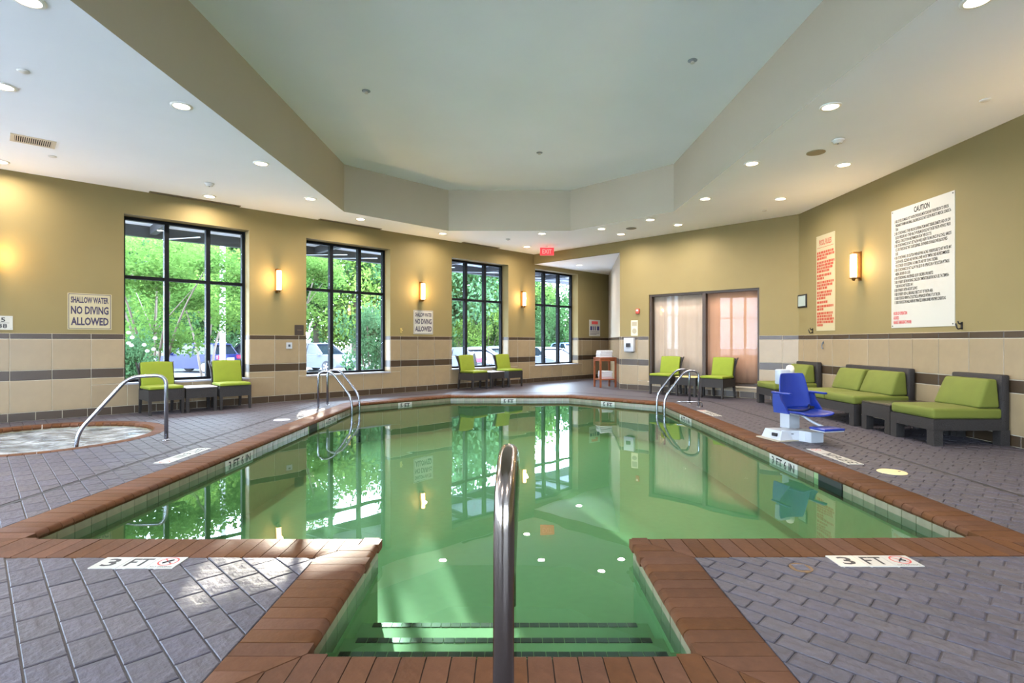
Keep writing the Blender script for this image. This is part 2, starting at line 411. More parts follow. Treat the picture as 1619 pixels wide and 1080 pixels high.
# reveal tiles on window jambs
for a, b in WINS:
    for (x, flip) in ((b, 1), (a, 0)):
        for z0, z1, kind in ((.535, .635, 1), (.635, .793, 0), (.793, 1.29, 1), (1.29, 1.38, 0)):
            mb = MB()
            if flip: mb.box(x - .008, x - .0005, .004, .245, z0 + .002, z1 - .002)
            else: mb.box(x + .0005, x + .008, .004, .245, z0 + .002, z1 - .002)
            mb.build('jamb_tile', tile_m if kind else band_m, wall_left)

# windows, including the added unseen ones of the west and south walls
ALLW = [(wl(a, -.25), RZL, b - a) for a, b in WINS] + [((-9.25, YS + h[0], 0), pi / 2, 2.05) for h in added_holesW] + [((5.97 - h[0], YS - .25, 0), pi, 2.05) for h in added_holesS]
for wi, (wloc, wrz, w) in enumerate(ALLW):
    f = .055
    win = bpy.data.objects.new('window_%d' % (wi + 1 if wi < 4 else wi + 2), None); COL.objects.link(win); win['kind'] = 'structure'
    win.location = wloc; win.rotation_euler = (0, 0, wrz)
    fr = MB(); fr.box(0, f, 0, .10, WZ0, WZ1); fr.box(w - f, w, 0, .10, WZ0, WZ1); fr.box(f, w - f, 0, .10, WZ0, WZ0 + f); fr.box(f, w - f, 0, .10, WZ1 - f, WZ1)
    fr.build('window_frame', black_metal, win)
    x1, x2 = w * .335, w * .672; h = .038; tz = 2.40
    for x in (x1, x2): MB().box(x - h, x + h, -.005, .105, WZ0 + f, WZ1 - f).build('mullion', black_metal, win)
    cols = [(f, x1 - h), (x1 + h, x2 - h), (x2 + h, w - f)]
    for c0, c1 in cols: MB().box(c0, c1, .005, .095, tz - .03, tz + .03).build('transom', black_metal, win)
    for c0, c1 in cols:
        for z0, z1 in ((WZ0 + f, tz - .03), (tz + .03, WZ1 - f)):
            MB().box(c0, c1, .045, .051, z0, z1).build('pane', pane_m, win)
    MB().box(-.0, w, -.275, 0, WZ0 - .022, WZ0 + .006).build('window_sill', mat('pale_stone_sill', (150, 150, 158), .4), win)
    lp = bpy.data.lights.new('daylight_portal', 'AREA'); lp.shape = 'RECTANGLE'; lp.size = w; lp.size_y = WZ1 - WZ0; lp.cycles.is_portal = True
    po = bpy.data.objects.new('daylight_portal', lp); COL.objects.link(po); po.parent = win
    po.location = (w / 2, .13, (WZ0 + WZ1) / 2); po.rotation_euler = (radians(-90), 0, 0)

# ceiling with raised tray
TR = [(-3.43, 11.05), (-1.52, 12.95), (1.40, 12.95), (3.30, 11.02), (3.30, 3.3), (1.40, 1.4), (-1.52, 1.4), (-3.43, 3.3)]
room = [(-9, YS), (5.97, YS), (5.97, 11.25), tuple(C1), (-9, 7.2)]
def fill_loops(loops, z, flip=False):
    bm = bmesh.new(); es = []
    for lp in loops:
        vs = [bm.verts.new((p[0], p[1], z)) for p in lp]
        for i in range(len(vs)): es.append(bm.edges.new((vs[i], vs[(i + 1) % len(vs)])))
    bmesh.ops.triangle_fill(bm, edges=es, use_beauty=True)
    bmesh.ops.recalc_face_normals(bm, faces=bm.faces)
    for f in bm.faces:
        if (f.normal.z > 0) == flip: f.normal_flip()
    me = bpy.data.meshes.new('plane'); bm.to_mesh(me); bm.free(); return me
ceiling = link('ceiling', fill_loops([room, TR], HC, True), white_paint); ceiling['kind'] = 'structure'
TZ = 4.87
link('tray_top', mesh('tray_top', [(x, y, TZ) for x, y in TR], [tuple(range(8))]), white_paint, ceiling)
for i in range(8):
    p, q = Vector((*TR[i], 0)), Vector((*TR[(i + 1) % 8], 0)); d = (q - p).normalized(); n = Vector((-d.y, d.x, 0)) * .06
    MB().hexa([p + Vector((0, 0, HC)), q + Vector((0, 0, HC)), q + n + Vector((0, 0, HC + .002)), p + n + Vector((0, 0, HC + .002))],
              [p + Vector((0, 0, TZ)), q + Vector((0, 0, TZ)), q + n + Vector((0, 0, TZ)), p + n + Vector((0, 0, TZ))]).build('tray_side', tray_paint, ceiling)
alc = link('ceiling_alcove', mesh('ceiling_alcove', [(*C1, 3.6), (*AL0, 3.6), (*AL1, 3.6)], [(0, 1, 2)]), white_paint); alc['kind'] = 'structure'

# ------------------------------------------------------------------ pool outline
PX = -.05
POOL = [(PX - .79, 2.15), (PX + .81, 2.15), (PX + .81, 3.43), (PX + 3.08, 3.46), (PX + 3.08, 10.95), (PX + 1.36, 12.45), (PX - 1.36, 12.45), (PX - 3.08, 10.92), (PX - 3.08, 3.43), (PX - .79, 3.43)]
def offset_poly(P, d):      # outward (P counter-clockwise)
    out = []
    for i in range(len(P)):
        a, b, c = Vector(P[i - 1]), Vector(P[i]), Vector(P[(i + 1) % len(P)])
        n0 = Vector(((b - a).y, -(b - a).x)).normalized(); n1 = Vector(((c - b).y, -(c - b).x)).normalized()
        m = (n0 + n1); m = m / m.dot(n0) if m.length > 1e-6 else n0
        out.append(tuple(b + m * d))
    return out
CW = .295
COP = offset_poly(POOL, CW)
SPC = Vector((-6.2, 7.1)); SPR = 1.25
spa_out = [(SPC.x + (SPR + .16) * cos(2 * pi * i / 48), SPC.y + (SPR + .16) * sin(2 * pi * i / 48)) for i in range(48)]
room_alc = [(-9, YS), (5.97, YS), (5.97, 11.25), tuple(AL0), tuple(AL1), (-9, 7.2)]
# floor: joint-coloured base with procedural courses further away
fm = bpy.data.materials.new('paved_floor'); fm.use_nodes = True
n = fm.node_tree.nodes; l = fm.node_tree.links; p = n['Principled BSDF']; p.inputs['Roughness'].default_value = .5; p.inputs['Specular IOR Level'].default_value = .3
tc = n.new('ShaderNodeTexCoord'); mp = n.new('ShaderNodeMapping'); mp.inputs['Rotation'].default_value = (0, 0, radians(45)); bk = n.new('ShaderNodeTexBrick')
bk.inputs['Scale'].default_value = 1.0; bk.inputs['Brick Width'].default_value = .24; bk.inputs['Row Height'].default_value = .138; bk.inputs['Mortar Size'].default_value = .004
bk.inputs['Color1'].default_value = (*lin((70, 66, 72)), 1); bk.inputs['Color2'].default_value = (*lin((65, 61, 67)), 1); bk.inputs['Mortar'].default_value = (*lin((46, 43, 46)), 1)
l.new(tc.outputs['Object'], mp.inputs[0]); l.new(mp.outputs[0], bk.inputs['Vector']); l.new(bk.outputs['Color'], p.inputs['Base Color'])
floor = link('floor', fill_loops([room_alc, offset_poly(POOL, CW - .02), [(SPC.x + (SPR + .14) * cos(2 * pi * i / 48), SPC.y + (SPR + .14) * sin(2 * pi * i / 48)) for i in range(48)]], -.007), fm)
floor['kind'] = 'structure'

# trench drain positions
GL, GR = -3.885, 4.14
# ------------------------------------------------------------------ pavers
def wallY(x): return A.y + (x - A.x) * UL.y / UL.x
regions = [
 ('L', [(-6.2, .3), (COP[0][0] - .004, .3), (COP[9][0] - .004, COP[9][1] - .004), (-6.2, COP[8][1] - .004)]),
 ('L', [(-9, COP[8][1]), (GL - .027, COP[8][1]), (GL - .027, 11.4), (-4.7, 11.4 - .05), (-9, 7.2)]),
 ('L', [(GL + .027, COP[8][1]), (COP[8][0] - .004, COP[8][1]), (COP[7][0] - .004, COP[7][1]), (GL + .027, COP[7][1])]),
 ('R', [(COP[1][0] + .004, .3), (5.96, .3), (5.96, COP[3][1] - .004), (COP[2][0] + .004, COP[2][1] - .004)]),
 ('R', [(COP[3][0] + .004, COP[3][1]), (GR - .027, COP[3][1]), (GR - .027, COP[4][1]), (COP[4][0] + .004, COP[4][1])]),
 ('R', [(GR + .027, COP[3][1]), (5.96, COP[3][1]), (5.96, 11.2), (GR + .027, 11.2)]),
]
def proj_area(poly):
    q = [(809.5 + 855 * x / y, 540 + 855 * 1.25 / y) for x, y in poly]
    cx = sum(a for a, _ in q) / len(q); cyy = sum(b for _, b in q) / len(q)
    if not (-20 < cx < 1640 and cyy < 1110): return 0
    return abs(area(q))
PAV = []
rnd = random.Random(3)
MK3 = [(-2.335, -1.866, 2.975, 3.125), (1.83, 2.30, 3.0, 3.15)]     # deck marker tiles keep their own place
for side, reg in regions:
    Lp, Wp = (.242, .138) if side == 'L' else (.207, .107)
    e1 = Vector((1, -1)).normalized(); e2 = Vector((1, 1)).normalized()
    us = [Vector(q).dot(e1) for q in reg]; vs_ = [Vector(q).dot(e2) for q in reg]
    # half planes of the region
    hp = []
    for i in range(len(reg)):
        a, b = Vector(reg[i]), Vector(reg[(i + 1) % len(reg)]); d = b - a; hp.append((reg[i], (-d.y, d.x)))
    for r in range(math.floor(min(vs_) / Wp), math.ceil(max(vs_) / Wp)):
        jit = rnd.uniform(-.02, .02)
        for c in range(math.floor(min(us) / Lp) - 1, math.ceil(max(us) / Lp) + 1):
            u0 = c * Lp + (r % 2) * Lp / 2 + jit; v0 = r * Wp; g = .0035
            poly = [tuple(e1 * a + e2 * b) for a, b in ((u0 + g, v0 + g), (u0 + Lp - g, v0 + g), (u0 + Lp - g, v0 + Wp - g), (u0 + g, v0 + Wp - g))]
            for pp, nn in hp:
                poly = clip_poly(poly, pp, nn)
                if len(poly) < 3: break
            if len(poly) < 3 or area(poly) < .0012: continue
            if side == 'L':
                cc = sum((Vector(q) for q in poly), Vector((0, 0))) / len(poly); dd = cc - SPC
                if dd.length < SPR + .9 and reg[0][0] == -9:
                    nn = dd.normalized(); poly = clip_poly(poly, tuple(SPC + nn * (SPR + .165)), tuple(nn))
                    if len(poly) < 3 or area(poly) < .0012: continue
            PAV.append((proj_area(poly), poly))
def paver_geo(mb, poly, h):
    n = len(poly); cx = sum(a for a, _ in poly) / n; cyy = sum(b for _, b in poly) / n
    def ins(d): 
        out = []
        for a, b in poly:
            dx, dy = cx - a, cyy - b; L = sqrt(dx * dx + dy * dy) or 1; k = min(d, L * .4) / L; out.append((a + dx * k, b + dy * k))
        return out
    tilt = (rnd.uniform(-.004, .004), rnd.uniform(-.004, .004)); i0 = ins(.006)
    mb.loft([[(a, b, -.0068) for a, b in poly], [(a, b, h - .003) for a, b in poly], [(a, b, h + (a - cx) * tilt[0] + (b - cyy) * tilt[1]) for a, b in i0]])
PAV.sort(key=lambda t: -t[0])
rest = MB()
for k, (ar, poly) in enumerate(PAV):
    h = rnd.uniform(-.0015, .0006)
    if k < 300 and ar > 0:
        cx = sum(a for a, _ in poly) / len(poly); cyy = sum(b for _, b in poly) / len(poly)
        mb = MB(); paver_geo(mb, [(a - cx, b - cyy) for a, b in poly], h)
        o = mb.build('paver', deck_m, floor, (cx, cyy, 0))
    else: paver_geo(rest, poly, h)
tag(rest.build('paver_field', deck_m, floor), kind='stuff')
drain_m = mat('dark_drain_slot', (24, 21, 21), .7)
tdr = MB()
for X, y0, y1 in ((GL, 1.2, 11.25), (GR, 1.2, 11.4)): tdr.box(X - .024, X + .024, y0, y1, -.0065, -.004)
far = [(GL, 11.25), (-1.75, 13.25), (1.62, 13.25), (GR, 11.4)]
for i in range(3):
    a, b = Vector((*far[i], 0)), Vector((*far[i + 1], 0)); d = (b - a).normalized(); nn = Vector((-d.y, d.x, 0)) * .018
    tdr.hexa([a - nn + Vector((0, 0, -.0065)), b - nn + Vector((0, 0, -.0065)), b + nn + Vector((0, 0, -.0065)), a + nn + Vector((0, 0, -.0065))],
             [a - nn + Vector((0, 0, -.0045)), b - nn + Vector((0, 0, -.0045)), b + nn + Vector((0, 0, -.0045)), a + nn + Vector((0, 0, -.0045))])
tag(tdr.build('slot_drain', drain_m), 'thin dark slot drain line running round the pool in the deck', 'drain')

# ------------------------------------------------------------------ coping
cop = thing('pool_coping', 'brown brick coping with rounded edge all round the swimming pool', 'coping')
def coping_ring(P, CWd, parent, bw, name, m, nose=.05, z=0.0):
    OUT = offset_poly(P, CWd)
    N = len(P)
    for i in range(N):
        a, b = Vector(P[i]), Vector(P[(i + 1) % N]); ao, bo = Vector(OUT[i]), Vector(OUT[(i + 1) % N])
        d = (b - a).normalized(); nrm = Vector((d.y, -d.x)); Ln = (b - a).length
        t0 = min(0, (ao - a).dot(d)); t1 = max(Ln, (bo - a).dot(d)); k = max(1, round((t1 - t0) / bw)); w = (t1 - t0) / k
        def halfplane(c, co, sgn):
            e = co - c; nn = Vector((-e.y, e.x)) * sgn
            if nn.dot(d) < 0 and sgn == 1: nn = -nn
            return nn
        na = Vector((-(ao - a).y, (ao - a).x)); na = na if na.dot(d) > 0 else -na
        nb = Vector((-(bo - b).y, (bo - b).x)); nb = nb if nb.dot(d) < 0 else -nb
        for j in range(k):
            g = .0025; s0, s1 = t0 + j * w + g, t0 + (j + 1) * w - g; rings = []
            base = a + d * ((s0 + s1) / 2)
            for zz, io, oo in ((-.055, .012, 0), (-.035, .0, 0), (-.016, .004, 0), (-.003, .018, 0), (0, .03, .004)):
                poly = [tuple(a + d * s0 + nrm * (io - .018)), tuple(a + d * s1 + nrm * (io - .018)), tuple(a + d * s1 + nrm * (CWd - oo)), tuple(a + d * s0 + nrm * (CWd - oo))]
                poly = [poly[0], poly[3], poly[2], poly[1]]
                poly = clip_poly(poly, tuple(a + na.normalized() * g), tuple(na))
                if len(poly) >= 3: poly = clip_poly(poly, tuple(b + nb.normalized() * g), tuple(nb))
                rings.append([(x - base.x, y - base.y, zz + z) for x, y in poly])
            if any(len(r) < 3 for r in rings): continue
            if area([r[:2] for r in rings[-1]]) ** 2 < 1e-8: continue
            if len({len(r) for r in rings}) > 1:
                r = rings[1]; rings = [[(x, y, -.055 + z) for x, y, _ in r], [(x, y, -.0015 + z) for x, y, _ in r]]
            h = rnd.uniform(-.0012, .0008)
            mb = MB(); mb.loft([[(x, y, q + h) for x, y, q in r] for r in rings])
            o = mb.build(name, m, parent, (base.x, base.y, 0)); shade_auto(o.data, 40)
coping_ring(POOL, CW, cop, .1015, 'coping_brick', coping_m)
bed = MB(); O2 = offset_poly(POOL, CW - .006); I2 = offset_poly(POOL, .012); N = len(POOL)
for i in range(N):
    j = (i + 1) % N
    bed.hexa([(*I2[i], -.06), (*O2[i], -.06), (*O2[j], -.06), (*I2[j], -.06)], [(*I2[i], -.006), (*O2[i], -.006), (*O2[j], -.006), (*I2[j], -.006)])
bed.build('mortar_bed', coping_gap_m, cop)

# ------------------------------------------------------------------ pool basin
basin = thing('pool_basin', 'pale plastered swimming pool basin with beige waterline tiles and steps', 'pool')
DZ = -.80
sh = MB(); Q = offset_poly(POOL, .010)
for i in range(N):
    j = (i + 1) % N; sh.add([(*Q[i], -.058), (*Q[j], -.058), (*Q[j], DZ), (*Q[i], DZ)], [(0, 3, 2, 1)])
sh.add([(*q, DZ) for q in Q], [tuple(range(N))])
sh.build('shell', plaster_m, basin)
skim = [(4, 5.16, .36), (8, 8.54, .30)]
for i in range(N):
    a, b = Vector(Q[i]), Vector(Q[(i + 1) % N]); d = (b - a).normalized(); nrm = Vector((d.y, -d.x)); Ln = (b - a).length; k = round(Ln / .152); w = Ln / k
    key = round(w, 3); mb = MB(); mb.box(-w / 2 + .003, w / 2 - .003, -.006, .004, -.215, -.062)
    me = mesh('waterline_tile', mb.v, mb.f); me.materials.append(pool_tile_m)
    for t in range(k):
        c = a + d * (t + .5) * w
        if any(abs(c.x - sx) < .15 and abs(c.y - sy) < sw / 2 for sx, sy, sw in ((POOL[3][0], 5.16, .42), (POOL[8][0], 8.54, .36))): continue
        link('waterline_tile', me, None, basin, (c.x, c.y, 0), atan2(d.y, d.x))
for X, Yc, wd, sg in ((Q[3][0], 5.16, .40, 1), (Q[8][0], 8.54, .34, -1)):
    MB().box(X - .004, X + .004, Yc - wd / 2, Yc + wd / 2, -.21, -.06).build('skimmer_opening', mat('skimmer_dark', (30, 34, 28), .8), basin)
xs0, xs1 = POOL[0][0] - .008, POOL[1][0] + .008
for k, (yk, zk) in enumerate(((2.46, -.165), (2.745, -.258), (3.065, -.348))):
    y0 = 2.14 if k == 0 else (2.46, 2.745)[k - 1]
    st = MB().box(xs0, xs1, y0, yk, DZ, zk).build('step', plaster_m, basin)
    nt_ = 27; tw = 1.49 / nt_
    mb = MB().box(-tw / 2 + .002, tw / 2 - .002, -.042, .002, -.02, .003); me = mesh('nosing_tile', mb.v, mb.f); me.materials.append(nosing_m)
    for q in range(nt_): link('nosing_tile', me, None, st, (PX + .01 - .745 + (q + .5) * tw, yk, zk))
water = link('pool_water', mesh('pool_water', [(*q, -.118) for q in Q], [tuple(range(N))]), water_m)
tag(water, 'still green water of the swimming pool reflecting the windows', 'water')
marker_m = mat('white_marker_tile', (178, 174, 164), .3)
def wall_marker(c, rz, key, w, parent=basin):
    o = MB().box(-w / 2, w / 2, -.012, -.005, -.205, -.063).build('depth_marker', marker_m, parent, (c[0], c[1], 0), rz)
    t = link('lettering', TX[key], ink_black, o, (0, -.0135, -.125)); return o
# local -y must face the water
wall_marker((Q[8][0], 6.22), pi / 2, '3FT6IN', .62)
wall_marker((Q[3][0], 6.05), -pi / 2, '3FT6IN', .62)
wall_marker((Q[8][0], 9.35), pi / 2, '4FT6IN', .62)
wall_marker((Q[3][0], 9.45), -pi / 2, '4FT6IN', .62)
wall_marker((-.08, Q[5][1]), 0, '5FT', .34)
def on_edge(i, t):
    a, b = Vector(Q[i]), Vector(Q[i + 1]); return a + (b - a) * t
e = on_edge(6, .52); wall_marker((e.x, e.y), atan2(1.53, 1.72), '5FT', .34)
e = on_edge(4, .55); wall_marker((e.x, e.y), -atan2(1.5, 1.72), '5FT', .34)

# deck markers
def nodive(parent, loc, r=.055):
    o = MB(); n = 28
    for k in range(n):
        a0, a1 = 2 * pi * k / n, 2 * pi * (k + 1) / n
        o.add([(r * cos(a0), r * sin(a0), 0), (r * cos(a1), r * sin(a1), 0), (r * .84 * cos(a1), r * .84 * sin(a1), 0), (r * .84 * cos(a0), r * .84 * sin(a0), 0)], [(0, 1, 2, 3)])
    q = r * .84; o.add([(-q * .76, q * .64, 0), (-q * .64, q * .76, 0), (q * .76, -q * .64, 0), (q * .64, -q * .76, 0)], [(0, 3, 2, 1)])
    return o.build('no_diving_ring', ink_red, parent, loc)
def diver(parent, loc):
    o = MB().tube([(-.02, -.025, 0), (.0, 0, 0), (.022, .02, 0)], .004, 4).tube([(0, 0, 0), (.02, -.02, 0)], .004, 4)
    return o.build('diver_symbol', ink_black, parent, loc)
for x0, y0, lab in ((-2.335, 2.975, 'white three foot depth tiles with no diving sign in the left near deck'), (1.825, 3.0, 'white three foot depth tiles with no diving sign in the right near deck')):
    t = thing('depth_marker', lab, 'depth marker', (x0, y0, 0))
    for q in range(3):
        MB().box(q * .156, q * .156 + .153, 0, .15, -.004, .0035).build('marker_tile', marker_m, t)
    link('lettering', TX['3'], ink_black, t, (.077, .075, .0042)); link('lettering', TX['FT'], ink_black, t, (.234, .075, .0042))
    nodive(t, (.39, .088, .0042)); diver(t, (.39, .088, .005)); link('lettering', TX['NODIV'], ink_black, t, (.39, .017, .0042))
def deck_strip(x, y0, rz, lab, n=6):
    t = thing('depth_marker', lab, 'depth marker', (x, y0, 0), rz)
    for q in range(n): MB().box(q * .132, q * .132 + .129, -.08, .08, -.004, .003).build('marker_tile', marker_m, t)
    [link('lettering', me, ink_black, t, (x, 0, .0038)) for me, x in zip(TX['deck'], (.065, .197, .33, .46))]; nodive(t, (.725, 0, .0038), .05)
deck_strip(-3.60, 6.33, -pi / 2, 'white depth marker tiles beside the left pool edge near the spa')
deck_strip(3.50, 5.50, pi / 2, 'white depth marker tiles on the deck in front of the blue lift seat')
deck_strip(3.44, 9.05, pi / 2, 'white depth marker tiles on the deck before the right ladder')
lid_m = mat('cream_plastic_lid', (214, 192, 140), .5); lid_w = mat('pale_plastic_lid', (196, 196, 204), .5)
for x, y, r, m, lab in ((3.64, 5.18, .125, lid_m, 'round cream skimmer lid in the deck at right of the pool'), (-3.67, 8.62, .125, lid_w, 'round pale skimmer lid in the deck at left of the pool')):
    t = thing('skimmer_lid', lab, 'lid', (x, y, 0)); MB().lathe([(r, -.004), (r, .002), (r - .006, .005), (r - .01, .005)], 32).build('lid', m, t)
    MB().lathe([(.012, .005), (.012, .0065)], 10, (.07, 0, 0)).build('finger_hole', ink_black, t)
t = thing('deck_drain', 'small rusty round drain in the right near deck', 'drain', (1.595, 2.985, 0))
MB().lathe([(.06, -.004), (.06, .003), (.05, .004), (.048, .0015), (.01, .0015)], 24).build('rim', mat('rusty_metal', (112, 84, 52), .6, .4, noise=(30, .3)), t)
for q in range(5): MB().box(-.036, .036, -.034 + q * .016, -.026 + q * .016, .0022, .004).build('grate_bar', mat('dull_steel', (88, 92, 110), .4, .7), t)

# ------------------------------------------------------------------ spa
spa = thing('spa_basin', 'round bubbling spa basin sunk in the deck by the left wall', 'spa', (SPC.x, SPC.y, 0))
sp = MB(); n = 48
ring = lambda r, z: [(r * cos(2 * pi * i / n), r * sin(2 * pi * i / n), z) for i in range(n)]
sp.loft([ring(SPR, -.05), ring(SPR, -.55), ring(.02, -.55)], False); sp.build('shell', pool_tile_m, spa)
cb = 72
for k in range(cb):
    a0, a1 = 2 * pi * (k + .03) / cb, 2 * pi * (k + .97) / cb; rings = []
    for zz, io in ((-.06, .0), (-.03, -.012), (-.005, .0), (0, .014)):
        rings.append([((SPR + io) * cos(a0), (SPR + io) * sin(a0), zz), ((SPR + .158) * cos(a0), (SPR + .158) * sin(a0), zz), ((SPR + .158) * cos(a1), (SPR + .158) * sin(a1), zz), ((SPR + io) * cos(a1), (SPR + io) * sin(a1), zz)])
    MB().loft(rings).build('coping_brick', coping_m, spa)
fw = bpy.data.materials.new('foaming_water'); fw.use_nodes = True
nn_ = fw.node_tree.nodes; ll = fw.node_tree.links; p = nn_['Principled BSDF']; p.inputs['Roughness'].default_value = .12
tc = nn_.new('ShaderNodeTexCoord'); mpx = nn_.new('ShaderNodeMapping'); mpx.inputs['Scale'].default_value = (1, 1.6, 1)
nz = nn_.new('ShaderNodeTexNoise'); nz.inputs['Scale'].default_value = 3.2; nz.inputs['Detail'].default_value = 8; nz.inputs['Roughness'].default_value = .65
rp = nn_.new('ShaderNodeValToRGB'); rp.color_ramp.elements[0].position = .36; rp.color_ramp.elements[1].position = .62
rp.color_ramp.elements[0].color = (*lin((52, 66, 76)), 1); rp.color_ramp.elements[1].color = (*lin((176, 178, 176)), 1)
ll.new(tc.outputs['Object'], mpx.inputs[0]); ll.new(mpx.outputs[0], nz.inputs['Vector']); ll.new(nz.outputs['Fac'], rp.inputs[0]); ll.new(rp.outputs[0], p.inputs['Base Color'])
bp = nn_.new('ShaderNodeBump'); bp.inputs['Distance'].default_value = .03; bp.inputs['Strength'].default_value = .6; nz2 = nn_.new('ShaderNodeTexNoise'); nz2.inputs['Scale'].default_value = 11; nz2.inputs['Detail'].default_value = 6
ll.new(tc.outputs['Object'], nz2.inputs['Vector']); ll.new(nz2.outputs['Fac'], bp.inputs['Height']); ll.new(bp.outputs[0], p.inputs['Normal'])
sw = MB(); rr = random.Random(5); G = 16; rings = []
ph = [(rr.uniform(2, 7), rr.uniform(2, 7), rr.uniform(0, 6)) for _ in range(8)]
hz = lambda x, y: sum(sin(a * x + b * y + c) for a, b, c in ph) * .006
for k in range(G + 1):
    r = max(.01, (SPR - .004) * k / G); rings.append([(r * cos(2 * pi * i / n), r * sin(2 * pi * i / n), -.075 + hz(r * cos(2 * pi * i / n), r * sin(2 * pi * i / n))) for i in range(n)])
sw.loft(rings, False); spw = sw.build('spa_water', fw, None, (SPC.x, SPC.y, 0), smooth=True)
tag(spw, 'white foaming water of the round spa', 'water')
def rail(name, lab, pts, r, rad, m, flanges=(), n=14):
    t = thing(name, lab, 'handrail', flanges[0] if flanges else pts[0])
    o = Vector(flanges[0] if flanges else pts[0]); q = smooth_path(pts, rad, 8)
    MB().tube([p - o for p in q], r, n).build('rail_tube', m, t, smooth=True)
    for f in flanges: MB().lathe([(r * 2.1, .0005), (r * 2.1, .006), (r * 1.2, .016), (r * 1.05, .018)], 20, Vector(f) - o).build('flange', m, t, smooth=True)
    return t
rail('spa_handrail', 'bent steel handrail leading into the round spa', [(-4.38, 6.85, 0), (-4.38, 6.85, .825), (-4.76, 6.72, .81), (-5.19, 6.46, .16), (-5.205, 6.45, -.11)], .023, .13, steel, [(-4.38, 6.85, 0)])
rail('stair_handrail', 'dark polished handrail standing in front of the pool steps', [(-.021, 1.22, 0), (-.018, 1.235, .91), (-.008, 1.42, .98), (0, 1.62, .845), (0, 3.235, -.13), (0, 3.26, -.34)], .0245, .22, dark_steel, [(-.021, 1.22, 0)])
def ladder(lab, xd, xw, y0, y1, extra=None):
    t = thing('pool_ladder', lab, 'ladder', (xd, (y0 + y1) / 2, 0)); sx = 1 if xw > xd else -1
    for y in (y0, y1):
        yy = y - (y0 + y1) / 2; w = abs(xw - xd)
        q = smooth_path([(0, yy, 0), (0, yy, .69), (sx * w * .40, yy, .69), (sx * w, yy, .19), (sx * w, yy, -.72)], .17, 8)
        MB().tube(q, .0215, 12).build('rail', steel, t, smooth=True)
        MB().lathe([(.05, .0005), (.05, .006), (.028, .014), (.024, .015)], 20, (0, yy, 0)).build('flange', steel, t, smooth=True)
    for z in (-.30, -.56): MB().box(sx * w - .04, sx * w + .04, -(y1 - y0) / 2, (y1 - y0) / 2, z - .012, z + .012).build('tread', steel, t)
    if extra:
        q = smooth_path([(-.42, -.28, .1), (.055, -.28, .1), (.06, -.28, .0)], .05, 6); MB().tube(q, .012, 10).build('stub_rail', steel, t, smooth=True)
    return t
ladder('steel ladder rails at the far left pool edge', -3.61, -2.985, 10.08, 10.58)
ladder('steel ladder rails at the far right pool edge', 3.565, 2.91, 10.32, 10.86, True)

# ------------------------------------------------------------------ glazed opening with curtains in the back wall
d0, d1, dz0, dz1 = DOOR
brown_frame = mat('dark_brown_frame', (58, 44, 32), .5)
win5 = bpy.data.objects.new('window_5', None); COL.objects.link(win5); win5['kind'] = 'structure'; win5.location = wb(d0, -.06); win5.rotation_euler = (0, 0, RZB)
dw = d1 - d0; mu = 5.368 - d0
fr = MB(); fr.box(0, .06, -.03, .08, dz0, dz1); fr.box(dw - .05, dw, -.03, .08, dz0, dz1); fr.box(.06, dw - .05, -.03, .08, dz1 - .05, dz1); fr.box(.06, dw - .05, -.03, .08, dz0, dz0 + .05)
fr.build('window_frame', brown_frame, win5); MB().box(mu - .04, mu + .04, -.03, .08, dz0 + .05, dz1 - .05).build('mullion', brown_frame, win5)
for a, b in ((.06, mu - .04), (mu + .04, dw - .05)): MB().box(a, b, .02, .026, dz0 + .05, dz1 - .05).build('pane', door_glass_m, win5)
curtain_m = mat('pink_cream_curtain', (196, 154, 126), .9, noise=(3, .05)); curtain_m2 = mat('grey_reflection_curtain', (192, 178, 162), .9, noise=(3, .05))  # second cloth is greyed to stand in for reflections on its glass
def curtain(lab, s0, s1, m, seed, amp):
    rr = random.Random(seed); nx = 160; mb = MB(); L = s1 - s0
    t = [(i / nx) for i in range(nx + 1)]; fq = [rr.uniform(40, 75) for _ in range(3)]; phs = [rr.uniform(0, 6) for _ in range(3)]
    y = lambda u, z: amp * sum(sin(f * u * L * .6 + p_) for f, p_ in zip(fq, phs)) / 2 * (1 - .3 * z)
    vs = []; fs = []
    for k in range(5):
        for i in range(nx + 1): vs.append((s0 + t[i] * L, y(t[i], k / 4), .01 + (dz1 - dz0 - .08) * k / 4))
    for k in range(4):
        for i in range(nx): a = k * (nx + 1) + i; fs.append((a, a + 1, a + nx + 2, a + nx + 1))
    mb.add(vs, fs); o = mb.build('curtain', m, None, wb(d0, -.175, dz0 + .05), RZB, smooth=True)
    md = o.modifiers.new('thick', 'SOLIDIFY'); md.thickness = .003
    return tag(o, lab, 'curtain')
curtain('sheer curtain behind the left glass panel, grey glass reflection in its colour', .04, mu, curtain_m2, 1, .016)
curtain('pinkish cream curtain behind the right glass panel', mu + .01, dw - .03, curtain_m, 2, .011)
bk_ = MB().box(d0 - .1, d1 + .1, .32, .36, 0, 2.8).build('wall_behind_curtain', mat('dim_wall', (150, 130, 112), .9), None, (C1.x, C1.y, 0), RZB); bk_['kind'] = 'structure'
MB().box(d0 - .02, d1 + .02, -.035, .02, dz0 - .03, dz0).build('window_sill', mat('beige_sill', (190, 172, 146), .5), None, (C1.x, C1.y, 0), RZB)
o = COL.objects['window_sill.004'] if 'window_sill.004' in COL.objects else None
for o in [x for x in COL.objects if x.name.startswith('window_sill') and x.parent is None]: o.parent = wall_back; o.location = (0, 0, 0); o.rotation_euler = (0, 0, 0)

